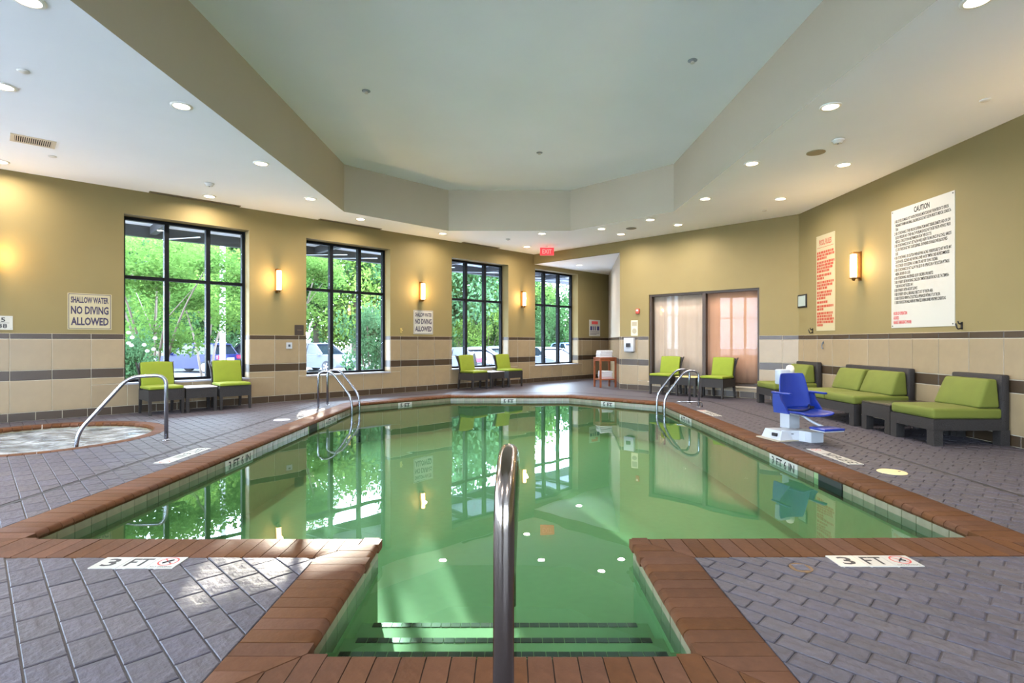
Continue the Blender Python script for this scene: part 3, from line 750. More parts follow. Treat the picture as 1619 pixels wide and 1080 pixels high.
# ------------------------------------------------------------------ ceiling fittings
trim_w = mat('white_trim_ring', (236, 232, 222), .4)
lens_proto = None
def downlight(x, y, z, lab, group=None, warm=0, power=31):
    t = thing('recessed_downlight', lab, 'downlight', (x, y, z), 0, group)
    MB().lathe([(.082, -.012), (.088, -.001), (.112, -.001), (.112, -.007), (.10, -.013), (.082, -.012)], 28, cap=False).build('trim_ring', trim_w, t, smooth=True)
    MB().lathe([(.084, -.004), (.084, -.007)], 28).build('lens', glow, t)
    la = bpy.data.lights.new('downlight_lamp', 'AREA'); la.shape = 'DISK'; la.size = .16; la.energy = power; la.spread = radians(165)
    la.color = (1.0, .87, .76) if warm else (1.0, .925, .91)
    lo = bpy.data.objects.new('downlight_lamp', la); COL.objects.link(lo); lo.parent = t; lo.location = (0, 0, -.014)
    return t
DL = [(-3.712, 6.074, 'recessed ceiling light, second from the camera beside the left tray edge'), (-3.726, 8.035, 'recessed ceiling light, third from the camera beside the left tray edge'),
 (-5.513, 9.851, 'recessed ceiling light above the window with the blue car'), (-3.735, 10.025, 'recessed ceiling light, fourth from the camera beside the left tray edge'),
 (-3.272, 11.679, 'recessed ceiling light in front of the window with the white car'), (-1.697, 13.25, 'recessed ceiling light at the far left corner of the tray'),
 (.736, 13.25, 'recessed ceiling light behind the far end of the tray'), (.415, 15.105, 'recessed ceiling light close to the red exit sign'),
 (3.587, 6.091, 'recessed ceiling light, second from the camera beside the right tray edge'), (3.566, 8.035, 'recessed ceiling light, third from the camera beside the right tray edge'),
 (4.964, 8.092, 'recessed ceiling light nearest the big caution sign'), (3.582, 10.025, 'recessed ceiling light, fourth from the camera beside the right tray edge'),
 (4.978, 10.025, 'recessed ceiling light near the right back corner, before the pool rules'), (2.101, 12.693, 'recessed ceiling light left of the round grey speaker behind the tray'),
 (2.689, 13.328, 'recessed ceiling light nearest the alcove opening on the wall side'), (3.0, 11.74, 'recessed ceiling light right of the grey speaker, close to the tray'),
 (3.76, 12.247, 'recessed ceiling light above the glass with curtains'), (-5.277, 5.608, 'recessed ceiling light at the left picture edge'),
 (-3.752, 4.196, 'recessed ceiling light cut by the top edge at left'), (3.609, 4.196, 'recessed ceiling light cut by the top edge at right'),
 (-7.527, 7.95, 'recessed ceiling light by the left wall at the picture edge')]
for k, (x, y, lab) in enumerate(DL): downlight(x, y, HC, lab, None, k in (2, 4, 5, 7, 10, 20))
downlight(2.068, 16.605, 3.6, 'recessed light in the lower alcove ceiling')
for x, y, lab in ((-3.75, 1.8, 'added unseen ceiling light behind the camera at left'), (3.6, 1.8, 'added unseen ceiling light behind the camera at right'), (-1.7, -.6, 'added unseen ceiling light left behind the camera'), (1.6, -.6, 'added unseen ceiling light right behind the camera'), (-6.5, 2.5, 'added unseen ceiling light far left beside the camera')):  # lamps out of view, added to fill the room with light
    downlight(x, y, HC, lab)
def disc(name, lab, cat, x, y, z, r, m, prof=None):
    t = thing(name, lab, cat, (x, y, z))
    MB().lathe(prof or [(r * .8, -.014), (r, -.008), (r, -.0005)], 28).build('cover', m, t, smooth=True); return t
fit_w = mat('off_white_fitting', (214, 210, 200), .5); grey_grille = mat('grey_speaker_grille', (128, 122, 108), .7); tan_grille = mat('tan_speaker_grille', (150, 134, 100), .7)
disc('ceiling_speaker', 'round tan ceiling speaker beside the smoke detector on the right', 'speaker', 4.259, 7.578, HC, .12, tan_grille)
disc('ceiling_speaker', 'round grey ceiling speaker among four lights at the back', 'speaker', 2.791, 12.658, HC, .12, grey_grille)
def detector(lab, x, y):
    t = disc('smoke_detector', lab, 'smoke detector', x, y, HC, .075, fit_w, [(.03, -.05), (.055, -.045), (.06, -.02), (.075, -.016), (.075, -.0005)])
    MB().lathe([(.008, -.056), (.012, -.049)], 10).build('indicator', ink_black, t)
detector('round smoke detector on the right ceiling beside the tan speaker', 4.282, 7.103)
detector('round smoke detector on the left ceiling before the first window', -5.072, 9.063)
for x, y, lab in ((-4.783, 5.294, 'small flat sprinkler cap at the upper left ceiling'), (-6.571, 7.733, 'small flat sprinkler cap next to the ceiling vent'), (5.192, 5.931, 'small flat sprinkler cap on the right ceiling near the picture edge'),
                  (5.114, 10.946, 'small flat sprinkler cap near the right back corner')):
    disc('fire_sprinkler', lab, 'sprinkler', x, y, HC, .05, fit_w)
def sprinkler(lab, x, y, z):
    t = thing('fire_sprinkler', lab, 'sprinkler', (x, y, z)); MB().lathe([(.06, -.0005), (.06, -.005), (.035, -.012)], 24).build('escutcheon', mat('grey_escutcheon', (150, 154, 160), .4), t, smooth=True)
    MB().lathe([(.02, -.012), (.02, -.03), (.03, -.032), (.03, -.036)], 16).build('deflector', fit_w, t)
sprinkler('small sprinkler head in the left part of the raised ceiling', -2.106, 7.812, TZ); sprinkler('small sprinkler head in the right part of the raised ceiling', 2.325, 6.964, TZ)
sprinkler('small sprinkler head at the far middle of the raised ceiling', .527, 10.364, TZ); sprinkler('small sprinkler head in the low ceiling beyond the tray', -.106, 13.986, HC)
# air vent
vt = thing('air_vent', 'beige slotted air vent in the left ceiling', 'vent', (-6.32, 7.14, HC), RZL)
vent_m = mat('beige_vent_metal', (206, 190, 164), .5)
vf = MB(); hw, hd = .225, .17
for b in ((-hw, hw, -hd, -hd + .03), (-hw, hw, hd - .03, hd), (-hw, -hw + .04, -hd + .03, hd - .03), (hw - .04, hw, -hd + .03, hd - .03)): vf.box(b[0], b[1], b[2], b[3], -.012, -.0005)
vf.build('frame', vent_m, vt); MB().box(-hw + .03, hw - .03, -hd + .02, hd - .02, -.004, -.0006).build('dark_backing', mat('vent_dark', (36, 28, 20), .9), vt)
for k in range(18): MB().box(-.180 + k * .0208, -.171 + k * .0208, -hd + .03, hd - .03, -.011, -.005).build('slat', vent_m, vt)
lin_m = mat('dark_slot_diffuser', (120, 108, 82), .7)  # even dark tone of the thin diffusers
for s, L_, lab in ((4.25, 1.5, 'thin linear air diffuser where ceiling meets wall above the blue car window'), (7.35, 1.5, 'thin linear air diffuser above the window with the white car'), (11.2, 1.3, 'thin linear air diffuser above the far window chairs')):
    t = thing('linear_diffuser', lab, 'diffuser', wl(s, .10, HC), RZL)
    MB().box(-L_ / 2, L_ / 2, -.05, .05, -.012, -.0005).build('frame', lin_m, t)
    for y in (-.02, .02): MB().box(-L_ / 2 + .02, L_ / 2 - .02, y - .008, y + .008, -.0135, -.0121).build('slot', mat('vent_dark', (36, 28, 20), .9), t)

# ------------------------------------------------------------------ wall things
def sconce(lab, loc, rz):
    t = thing('wall_sconce', lab, 'sconce', loc, rz)
    MB().box(-.03, .03, -.024, -.0005, -.25, .25).build('backplate', bronze, t)
    MB().box(-.028, .028, -.15, -.022, .225, .238).build('top_arm', bronze, t)
    MB().box(-.05, .05, -.175, -.022, -.212, -.196).build('lower_arm', bronze, t)
    MB().lathe([(.02, -.25), (.034, -.212)], 16, (0, -.12, 0)).build('finial', bronze, t)
    MB().lathe([(.045, -.196), (.047, -.19), (.047, .195), (.045, .2)], 24, (0, -.125, 0)).build('glass_shade', sconce_glow, t, smooth=True)
    la = bpy.data.lights.new('sconce_lamp', 'POINT'); la.energy = 26; la.color = (1.0, .70, .38); la.shadow_soft_size = .05
    lo = bpy.data.objects.new('sconce_lamp', la); COL.objects.link(lo); lo.parent = t; lo.location = (0, -.20, .02)
    return t
sconce('lit bronze wall sconce between the first and second window', wl(5.735, 0, 2.50), RZL)
sconce('lit bronze wall sconce above the smaller no diving sign', wl(9.27, 0, 2.50), RZL)
sconce('lit bronze wall sconce between the third and fourth window', wl(12.86, 0, 2.50), RZL)
sconce('lit bronze wall sconce cut by the left picture edge', wl(1.50, 0, 2.55), RZL)
sconce('lit bronze wall sconce between the two rules signs on the right wall', wr(1.99, 0, 2.54), RZR)
sconce('added lit wall sconce, unseen on the right wall out of frame', wr(6.2, 0, 2.54), RZR)  # unseen lamp, added for extra light in the room

def board(name, lab, loc, rz, w, h, m=sign_white, t=.008, cat='sign'):
    o = thing(name, lab, cat, loc, rz); MB().box(-w / 2, w / 2, -t, -.0005, 0, h).build('board', m, o); return o
def border(parent, w, h, inset, th, m, y):
    b = MB(); a, c = w / 2 - inset, h - inset
    b.box(-a, a, y - .001, y, inset, inset + th); b.box(-a, a, y - .001, y, c - th, c); b.box(-a, -a + th, y - .001, y, inset, c); b.box(a - th, a, y - .001, y, inset, c)
    return b.build('border', m, parent)
for s, z0, lab in ((2.68, 1.45, 'no diving sign left of the blue car window'), (9.36, 1.435, 'no diving sign below the sconce between two windows')):
    b = board('warning_sign', 'black on pale shallow water ' + lab, wl(s, 0, z0), RZL, .585, .60, sign_cream if s < 5 else sign_white)
    border(b, .585, .60, .012, .008, ink_navy, -.0085)
    for me, z in zip(TX['shallow'], (.49, .32, .135)): link('lettering', me, ink_navy, b, (0, -.0095, z))
    for x in (-.27, .27):
        for z in (.022, .578): MB().lathe([(.007, 0), (.007, .002)], 8).build('screw', ink_black, b, (x, -.0095, z))
b = board('address_sign', 'small white number sign with five and thirty eight at the left edge', wl(1.56, 0, 1.43), RZL, .34, .215)
link('lettering', TX['addr'][0], ink_black, b, (.06, -.0095, .155)); link('lettering', TX['addr'][1], ink_black, b, (.055, -.0095, .06))
MB().box(-.16, .13, -.0095, -.0085, .103, .108).build('rule_line', ink_black, b)
for z in (.02, .195): MB().lathe([(.006, 0), (.006, .002)], 8).build('screw', ink_black, b, (.15, -.0095, z))
b = board('wall_plaque', 'small square dark brown plaque beside the second window', wl(6.20, 0, 1.385), RZL, .19, .215, mat('dark_brown_plaque', (50, 40, 32), .5), .014)
MB().box(-.045, .045, -.016, -.0141, .10, .115).build('engraved_line', mat('plaque_text', (96, 82, 64), .6), b)
b = thing('wall_outlet', 'small grey wall outlet on the tile below the first sconce', 'outlet', wl(5.985, .011, 1.10), RZL)
MB().box(-.06, .06, -.012, -.0005, 0, .13).build('cover_plate', mat('grey_plate', (176, 180, 184), .35, .3), b); MB().box(-.022, .022, -.018, -.0121, .04, .09).build('socket', mat('dark_socket', (60, 66, 76), .4), b)
b = thing('towel_hook', 'small brass hook right of the second window', 'hook', wl(8.707, 0, 1.50), RZL)
MB().tube([(-.02, -.002, .06), (-.02, -.03, .04), (0, -.05, 0), (.02, -.045, .03)], .008, 8).build('hook_arm', mat('brass_hook', (196, 176, 110), .3, .6), b, smooth=True); MB().box(-.03, .03, -.006, -.0005, -.04, .08).build('hook_plate', mat('brass_hook', (196, 176, 110), .3, .6), b)
# alcove notice
b = board('notice_sign', 'white notice with red heading on the alcove wall', wl(16.39, 0, 1.43), RZL, .60, .56)
MB().box(-.17, .17, -.0095, -.0085, .41, .51).build('heading_block', mat('red_block', (206, 70, 66), .6), b)
for x0, x1, c in ((-.25, -.14, 'n'), (-.1, -.05, 'n'), (.0, .05, 'n'), (.12, .25, 'n')): MB().box(x0, x1, -.0095, -.0085, .20, .34).build('dark_block', mat('navy_block', (46, 44, 98), .6), b)
for z in (.14, .09, .05): MB().box(-.26, .26 if z > .06 else .1, -.0095, -.0085, z, z + .022).build('text_line', mat('grey_text', (120, 112, 120), .6), b)
# back wall small things
b = thing('fire_alarm', 'small red fire alarm beside the curtained glass', 'alarm', wb(3.62, 0, 1.96), RZB)
bev_box('housing', .10, .045, .13, .008, mat('alarm_red', (168, 52, 30), .4), b, (0, -.0235, 0)); MB().box(-.03, .03, -.05, -.0461, .07, .11).build('strobe', mat('alarm_strobe', (214, 200, 180), .3), b)
b = board('phone_notice', 'small pale paper notice above the wall phone', wb(3.51, 0, 1.40), RZB, .20, .40, mat('notice_paper', (206, 196, 160), .6), .004)
MB().box(-.075, .075, -.0055, -.0045, .25, .36).build('printed_block', mat('notice_print', (150, 140, 116), .6), b); MB().lathe([(.07, 0), (.07, .001)], 20).build('printed_seal', mat('notice_print', (150, 140, 116), .6), b, (0, -.0045, .12)); b.children[-1].rotation_euler = (pi / 2, 0, 0)
b = thing('wall_phone', 'white emergency phone box on the back wall tiles', 'phone', wb(3.40, .011, .985), RZB)
bev_box('box', .29, .10, .36, .012, white_plastic, b, (0, -.0505, 0)); MB().box(-.06, .06, -.125, -.1006, .12, .22).build('handset', ink_black, b); MB().box(-.08, .10, -.12, -.0, -.02, -.002).build('shelf', mat('grey_shelf', (90, 88, 84), .5), b)
# exit sign
b = thing('exit_sign', 'red glowing exit sign hanging at the alcove corner', 'exit sign', (.93, 14.9, HC), 0)
b.location = (.97, 15.0, HC); MB().box(-.02, .02, -.02, .02, -.05, -.0005).build('mount', fit_w, b)
MB().box(-.19, .19, -.02, .02, -.26, -.05).build('housing', mat('exit_red', (236, 40, 40), .4, emit=((255, 40, 44), 1.0)), b)
link('lettering', TX['exit'], mat('exit_letter', (255, 120, 110), .4, emit=((255, 96, 90), 1.4)), b, (0, -.0215, -.155))
# right wall signs
b = thing('framed_notice', 'small dark framed notice beside the pool rules', 'frame', wr(.15, 0, 1.945), RZR)
bev_box('frame', .33, .022, .27, .004, iron, b, (0, -.0115, 0)); MB().box(-.135, .135, -.0245, -.0228, .03, .24).build('print', mat('pale_blue_print', (150, 160, 150), .4), b)
RW, RH = .61, 1.84
b = board('pool_rules_sign', 'tall narrow cream pool rules sign with orange lettering', wr(.96, 0, 1.455), RZR, RW, RH, sign_cream)
link('lettering', TX['pool_rules'], ink_orange, b, (0, -.0095, 1.70)); MB().box(-.27, .27, -.0095, -.0085, 1.60, 1.608).build('rule_line', ink_orange, b)
rr = random.Random(11); z = 1.53; lines = MB()
ends = [.95, .97, .55, None, .98, .96, .9, .7, None, .85, .4, None, .95, .9, .6, None, .85, .8, .5, None, .6, None, .95, .4, None, .9, .85, .95, .92, .35]
for e in ends:
    if e is None: z -= .022; continue
    x = -.28
    while x < -.28 + .56 * e:
        w_ = rr.uniform(.025, .085); lines.box(x, min(x + w_, -.28 + .58 * e), -.0095, -.0085, z - .045, z); x += w_ + .013
    z -= .0565
lines.build('lettering', ink_orange, b)['kind'] = 'stuff'
for x in (-.28, .28):
    for zz in (.03, 1.81): MB().lathe([(.008, 0), (.008, .002)], 8).build('screw', ink_black, b, (x, -.0095, zz))
SW, SH = 1.215, 1.83
b = board('caution_sign', 'big white caution sign with dense black rules on the right wall', wr(3.36, 0, 1.46), RZR, SW, SH)
link('lettering', TX['caution_title'], ink_black, b, (.02, -.0095, 1.745)); link('lettering', TX['caution_body'], mat('grey_black_lettering', (40, 36, 32), .6), b, (.01, -.0095, 1.02)); link('lettering', TX['caution_foot'], mat('crimson_lettering', (186, 70, 72), .6), b, (-.37, -.0095, .155))
for x in (-.58, .58):
    for zz in (.03, 1.80): MB().lathe([(.009, 0), (.009, .003)], 8).build('screw', ink_black, b, (x, -.0095, zz)); b.children[-1].rotation_euler = (pi / 2, 0, 0)
for s, lab in ((.515, 'black iron coat hook below the pool rules'), (4.075, 'black iron coat hook below the caution sign corner')):
    t = thing('coat_hook', lab, 'hook', wr(s, 0, 1.44), RZR); MB().box(-.014, .014, -.008, -.0005, -.03, .07).build('hook_plate', iron, t)
    MB().tube(smooth_path([(0, -.006, -.01), (0, -.06, -.03), (0, -.085, .05)], .04, 5), .009, 8).build('hook_arm', iron, t, smooth=True); MB().tube(smooth_path([(0, -.006, .05), (0, -.04, .04), (0, -.055, .08)], .02, 5), .008, 8).build('upper_arm', iron, t, smooth=True)
t = thing('towel_hook', 'small blue grey metal double hook on the right wall tiles', 'hook', wr(.907, .011, 1.14), RZR)
MB().tube(smooth_path([(0, -.004, .1), (.02, -.03, .09), (-.015, -.03, .02), (.02, -.03, -.03), (-.015, -.02, -.02)], .03, 5), .008, 8).build('hook_arm', mat('blue_steel', (110, 124, 140), .3, .7), t, smooth=True); MB().box(-.01, .01, -.006, -.0005, .06, .12).build('hook_plate', mat('blue_steel', (110, 124, 140), .3, .7), t)

# ------------------------------------------------------------------ chairs and tables
def make_chair():
    c = thing('lounge_chair', 'x', 'chair'); w, d = .54, .54
    MB().hexa([(-w / 2, -d / 2, .24), (w / 2, -d / 2, .24), (w / 2, d / 2, .25), (-w / 2, d / 2, .25)], [(-w / 2, -d / 2, .43), (w / 2, -d / 2, .43), (w / 2, d / 2, .41), (-w / 2, d / 2, .41)]).build('woven_apron', wicker, c)
    for sx in (-1, 1):
        x = sx * (w / 2 - .025)
        MB().hexa([(x - .018, -d / 2 - .005, 0), (x + .018, -d / 2 - .005, 0), (x + .018, -d / 2 + .03, 0), (x - .018, -d / 2 + .03, 0)], [(x - .026, -d / 2 - .004, .43), (x + .026, -d / 2 - .004, .43), (x + .026, -d / 2 + .05, .43), (x - .026, -d / 2 + .05, .43)]).build('leg', wicker, c)
        MB().hexa([(x - .018, d / 2 + .03, 0), (x + .018, d / 2 + .03, 0), (x + .018, d / 2 + .065, 0), (x - .018, d / 2 + .065, 0)], [(x - .026, d / 2 - .05, .43), (x + .026, d / 2 - .05, .43), (x + .026, d / 2 + .004, .43), (x - .026, d / 2 + .004, .43)]).build('leg', wicker, c)
        path = [(sx * (w / 2 - .018), d / 2 - .03, .42), (sx * (w / 2 - .012), d / 2 - .01, .56), (sx * (w / 2 - .008), d / 2 + .03, .70), (sx * (w / 2 + .004), d / 2 + .085, .82), (sx * (w / 2 + .016), d / 2 + .12, .885)]
        MB().tube(path, [.02, .019, .018, .016, .012], 8).build('back_stile', wicker, c, smooth=True)
    rings = []
    for (y, z) in ((d / 2 - .03, .42), (d / 2 - .01, .56), (d / 2 + .03, .70), (d / 2 + .08, .82), (d / 2 + .105, .872)):
        rings.append([(-w / 2 + .02, y, z), (w / 2 - .02, y, z), (w / 2 - .02, y + .025, z), (-w / 2 + .02, y + .025, z)])
    MB().loft(rings).build('woven_back', wicker, c)
    bev_box('seat_cushion', .53, .53, .055, .024, lime, c, (0, -.012, .432), 3, puff=.012)
    o = bev_box('back_cushion', .50, .055, .42, .024, lime, c, (0, d / 2 - .065, .475), 3, puff=.01); o.rotation_euler = (radians(-12), 0, 0)
    return c
ch = make_chair(); first = [True]
def chair(loc, rz, lab):
    o = ch if first[0] else copy_tree(ch); first[0] = False
    o.location = loc; o.rotation_euler = (0, 0, rz); o['label'] = lab; o['group'] = 'armless chairs with lime cushions'; return o
chair(wl(3.63, .40), RZL + radians(5), 'lime cushioned wicker chair by the first window, behind the spa handrail')
chair(wl(4.75, .40), RZL, 'lime cushioned wicker chair by the first window, on the right of its table')
chair(wl(10.62, .46), RZL + radians(4), 'lime cushioned wicker chair by the third window, left of the pair')
chair(wl(11.95, .42), RZL, 'lime cushioned wicker chair by the third window, right of the pair')
chair(wb(4.60, .40), RZB, 'lime cushioned wicker chair before the left curtained panel')
chair(wb(5.88, .40), RZB - radians(4), 'lime cushioned wicker chair before the right curtained panel')
def make_table(top_m):
    t = thing('side_table', 'x', 'table'); w = .50
    MB().box(-w / 2 + .01, w / 2 - .01, -w / 2 + .01, w / 2 - .01, .25, .425).build('woven_apron', wicker, t)
    for sx in (-1, 1):
        for sy in (-1, 1): MB().box(sx * (w / 2 - .03) - .024, sx * (w / 2 - .03) + .024, sy * (w / 2 - .03) - .024, sy * (w / 2 - .03) + .024, 0, .426).build('leg', wicker, t)
    bev_box('table_top', w, w, .018, .006, top_m, t, (0, 0, .426), 2)
    return t
pale_top = mat('pale_table_top', (190, 184, 184), .3); tan_top = mat('tan_table_top', (190, 172, 110), .4)
for loc, rz, m, lab in ((wl(4.19, .42), RZL, pale_top, 'low wicker side table with pale top by the first window'), (wl(11.28, .44), RZL, pale_top, 'low wicker side table with pale top by the third window'), (wb(5.24, .40), RZB, tan_top, 'low wicker side table between the chairs before the curtains')):
    t = make_table(m); t.location = loc; t.rotation_euler = (0, 0, rz); t['label'] = lab
# sofas on the right wall: local -y faces the pool
def sofa(lab, yc, w, seats, cat='sofa'):
    t = thing('wicker_sofa', lab, cat, wr(11.25 - yc, 0), RZR); dp = .94; b0 = -.03
    MB().box(-w / 2, w / 2, -dp, b0 - .10, .185, .32).build('base_frame', wicker, t)
    for sx in (-1, 1):
        for yy in (-dp + .055, b0 - .055): MB().box(sx * (w / 2 - .055) - .055, sx * (w / 2 - .055) + .055, yy - .055, yy + .055, 0, .19).build('leg', wicker, t)
    bev_box('back_panel', w, .10, .665, .02, wicker, t, (0, b0 - .05, .185), 2)
    sw_ = w / seats
    for k in range(seats):
        x = -w / 2 + (k + .5) * sw_
        bev_box('seat_cushion', sw_ - .012, dp - .11, .125, .03, lime2, t, (x, -dp / 2 - .055, .322), 3, puff=.012)
        # wedge back cushion
        bm = bmesh.new(); bmesh.ops.create_cube(bm, size=1.0); cw = sw_ - .05
        for v in bm.verts:
            top = v.co.z > 0; front = v.co.y < 0
            v.co = Vector((v.co.x * cw * (.94 if top else 1), (-.27 if not top else -.13) if front else (-.015 if top else 0), .345 if top else 0))
        bmesh.ops.subdivide_edges(bm, edges=bm.edges, cuts=3, use_grid_fill=True)
        for v in bm.verts:
            u = 1 - (2 * v.co.x / cw) ** 2; q = max(0, 1 - (v.co.z / .1725 - 1) ** 2)
            if v.co.y < -.12: v.co.y -= .03 * max(u, 0) * q
        bm.normal_update(); es = [e for e in bm.edges if len(e.link_faces) == 2 and e.calc_face_angle(0) > radians(40)]
        bmesh.ops.bevel(bm, geom=es, offset=.028, segments=3, profile=.5, affect='EDGES')
        me = bpy.data.meshes.new('back_cushion'); bm.to_mesh(me); bm.free(); shade_auto(me, 50)
        link('back_cushion', me, lime2, t, (x + rnd.uniform(-.008, .008), b0 - .102, .452), radians(rnd.uniform(-2, 2)))
    return t
sofa('single wicker sofa seat with olive cushions, nearest under the caution sign', 6.82, .74, 1)
sofa('two seat wicker sofa with olive cushions in the middle of the right wall', 8.72, 1.52, 2)
sofa('single wicker sofa seat with olive cushions in the back corner behind the lift', 10.74, .76, 1)
t = thing('low_table', 'low dark wicker table between the two nearest sofas', 'table', wr(11.25 - 7.52, .50), RZR)
MB().box(-.29, .29, -.42, .42, .20, .375).build('woven_apron', wicker, t); bev_box('table_top', .58, .84, .025, .006, mat('dark_table_top', (58, 52, 44), .25), t, (0, 0, .375), 2)
for sx in (-1, 1):
    for sy in (-1, 1): MB().box(sx * .24 - .05, sx * .24 + .05, sy * .37 - .05, sy * .37 + .05, 0, .2).build('leg', wicker, t)

# ------------------------------------------------------------------ towel table and towels
TA = radians(17)
tt = thing('towel_table', 'reddish brown wooden table with a shelf at the alcove corner', 'table', (2.555, 14.87, 0), TA)
tw, td = .50, .42
bev_box('table_top', tw, td, .03, .006, wood, tt, (0, 0, .785), 2); MB().box(-tw / 2 + .02, tw / 2 - .02, -td / 2 + .02, td / 2 - .02, .715, .785).build('apron', wood, tt)
bev_box('lower_shelf', tw - .03, td - .03, .03, .006, wood, tt, (0, 0, .20), 2)
for sx in (-1, 1):
    for sy in (-1, 1): MB().box(sx * (tw / 2 - .025) - .022, sx * (tw / 2 - .025) + .022, sy * (td / 2 - .025) - .022, sy * (td / 2 - .025) + .022, 0, .785).build('leg', wood, tt)
def towel(lab, z, h, dx, dy, w, d, m=towel_m, a=0.):
    p_ = Matrix.Rotation(TA, 2) @ Vector((dx, dy))
    t = thing('folded_towel', lab, 'towel', (2.555 + p_.x, 14.87 + p_.y, z), TA + a, 'folded towels on the wooden table')
    bev_box('fold', w, d, h * .52, h * .24, m, t, (0, 0, 0), 3); bev_box('fold', w - .008, d - .01, h * .5, h * .24, m, t, (0, .003, h * .5), 3)
ordn = ['lowest', 'second', 'third', 'topmost']
z = .8155
for k in range(3): towel('folded white towel, %s in the stack on the table top' % (ordn[k] if k < 2 else 'topmost'), z, .062, -.02 + rnd.uniform(-.01, .01), 0, .37, .28, towel_m, rnd.uniform(-.04, .04)); z += .0635
z = .231
for k in range(4): towel('folded pale towel, %s in the stack on the lower shelf' % ordn[k], z, .052, .01 + rnd.uniform(-.01, .01), 0, .32, .26, mat('pale_pink_towel', (180, 156, 154), .95) if k == 0 else towel_m, rnd.uniform(-.05, .05)); z += .0535

# ------------------------------------------------------------------ pool lift (local -y = direction the seat faces)
LF = thing('pool_lift', 'white pool lift with blue plastic seat on the right deck', 'pool lift', (3.70, 7.02, 0), radians(14))
# base runs towards the pool; build in lift coordinates
bd = MB(); bd.hexa([(-.40, -.17, .012), (.03, -.17, .012), (.03, .17, .012), (-.40, .17, .012)], [(-.36, -.15, .12), (.01, -.15, .11), (.01, .15, .11), (-.36, .15, .12)]); bd.build('base_box', white_plastic, LF)
MB().box(-.46, .14, -.20, .20, 0, .012).build('base_plate', mat('aged_white_plate', (160, 150, 128), .5), LF)
MB().loft([[(x0, -.12, z), (x1, -.12, z), (x1, .13, z), (x0, .13, z)] for z, x0, x1 in ((.10, -.33, .06), (.145, -.31, .06), (.165, -.22, .065), (.20, -.15, .07), (.26, -.115, .075), (.345, -.10, .08))]).build('pedestal', white_plastic, LF)
MB().box(-.03, .13, .10, .27, .10, .30).build('mast_foot', white_plastic, LF)
bev_box('mast', .12, .13, .62, .02, white_plastic, LF, (.05, .20, .15), 2); MB().lathe([(.052, 0), (.052, .05), (.04, .085), (.012, .097)], 20, (.07, .20, .84)).build('mast_cap', mat('cream_cap', (226, 214, 184), .4), LF, smooth=True)
MB().lathe([(.05, .74), (.05, .86)], 20, (.07, .20, 0)).build('mast_collar', white_plastic, LF)
bev_box('battery_box', .16, .11, .20, .015, white_plastic, LF, (-.04, .21, .68), 2)
MB().box(-.402, -.380, -.10, -.02, .05, .09).build('label_plate', ink_black, LF)
for x, y in ((-.22, -.171), (-.05, -.171)): MB().lathe([(.014, 0), (.014, .006)], 10).build('bolt', ink_black, LF, (x, y + .0, .085)); LF.children[-1].rotation_euler = (pi / 2, 0, 0)
MB().tube(smooth_path([(-.02, -.10, .31), (.07, -.2, .22), (.13, -.36, .17)], .08, 6), .016, 10).build('footrest_arm', white_plastic, LF, smooth=True)
MB().tube([(.05, -.13, .07), (.11, -.2, .09), (.16, -.17, .03), (.09, -.2, .02)], .008, 8).build('cable', mat('grey_cable', (120, 120, 120), .5), LF, smooth=True)
seat = thing('tmp', 'x', 'x'); bpy.data.objects.remove(seat)
def shell(pts_l, th, name):
    """curved sheet: list of rows (left..right points) thickened along its normal"""
    nr, nc = len(pts_l), len(pts_l[0]); vs = [p_ for r in pts_l for p_ in r]; fs = [(i * nc + j, i * nc + j + 1, (i + 1) * nc + j + 1, (i + 1) * nc + j) for i in range(nr - 1) for j in range(nc - 1)]
    me = mesh(name, vs, fs, True); o = link(name, me, blue_plastic, LF); md = o.modifiers.new('thick', 'SOLIDIFY'); md.thickness = th; md.offset = 0
    sb = o.modifiers.new('smooth', 'SUBSURF'); sb.levels = 1; sb.render_levels = 2
    return o
bw2 = .225
rows = []
for k, (y, z, hw_) in enumerate(((.06, .385, .235), (.085, .50, .235), (.105, .62, .225), (.125, .74, .205), (.135, .815, .185), (.137, .835, .165))):
    rows.append([(hw_ * u, y - .05 * (abs(u) ** 2), z - (.0 if k < 5 else .0)) for u in (-1, -.8, -.4, 0, .4, .8, 1)])
shell(rows, .022, 'backrest')
rows = []
for (y, z) in ((.09, .40), (.05, .355), (-.05, .335), (-.20, .335), (-.33, .34), (-.375, .325)):
    rows.append([((.25 if y > -.3 else .235) * u, y, z + .035 * max(0, abs(u) - .7) / .3) for u in (-1, -.8, -.4, 0, .4, .8, 1)])
shell(rows, .03, 'seat_pan')
for sx in (-1, 1):
    sd = MB(); x = sx * .26
    prof = [(.10, .33), (-.16, .335), (-.10, .42), (-.03, .50), (.0, .575), (.12, .585), (.12, .45)]
    sd.loft([[(x - .012, y, z) for y, z in prof], [(x + .012, y, z) for y, z in prof]]); sd.build('side_panel', blue_plastic, LF)
    bev_box('armrest', .05, .33, .025, .01, blue_plastic, LF, (sx * .265, -.03, .575), 2)
bev_box('footrest', .30, .24, .03, .01, blue_plastic, LF, (.02, -.46, .175), 2); MB().box(-.12, .16, -.57, -.35, .164, .1745).build('footrest_frame', white_plastic, LF)
MB().box(-.05, .10, -.12, .10, .30, .325).build('seat_bracket', mat('grey_bracket', (150, 152, 154), .4, .5), LF)
MB().tube(smooth_path([(-.20, -.02, .375), (0, -.10, .362), (.16, -.03, .375), (.21, .03, .42)], .1, 6), .014, 8).build('seat_belt', mat('dark_blue_belt', (16, 24, 60), .6), LF, smooth=True)
MB().box(.17, .225, -.045, .005, .378, .41).build('belt_buckle', ink_black, LF)

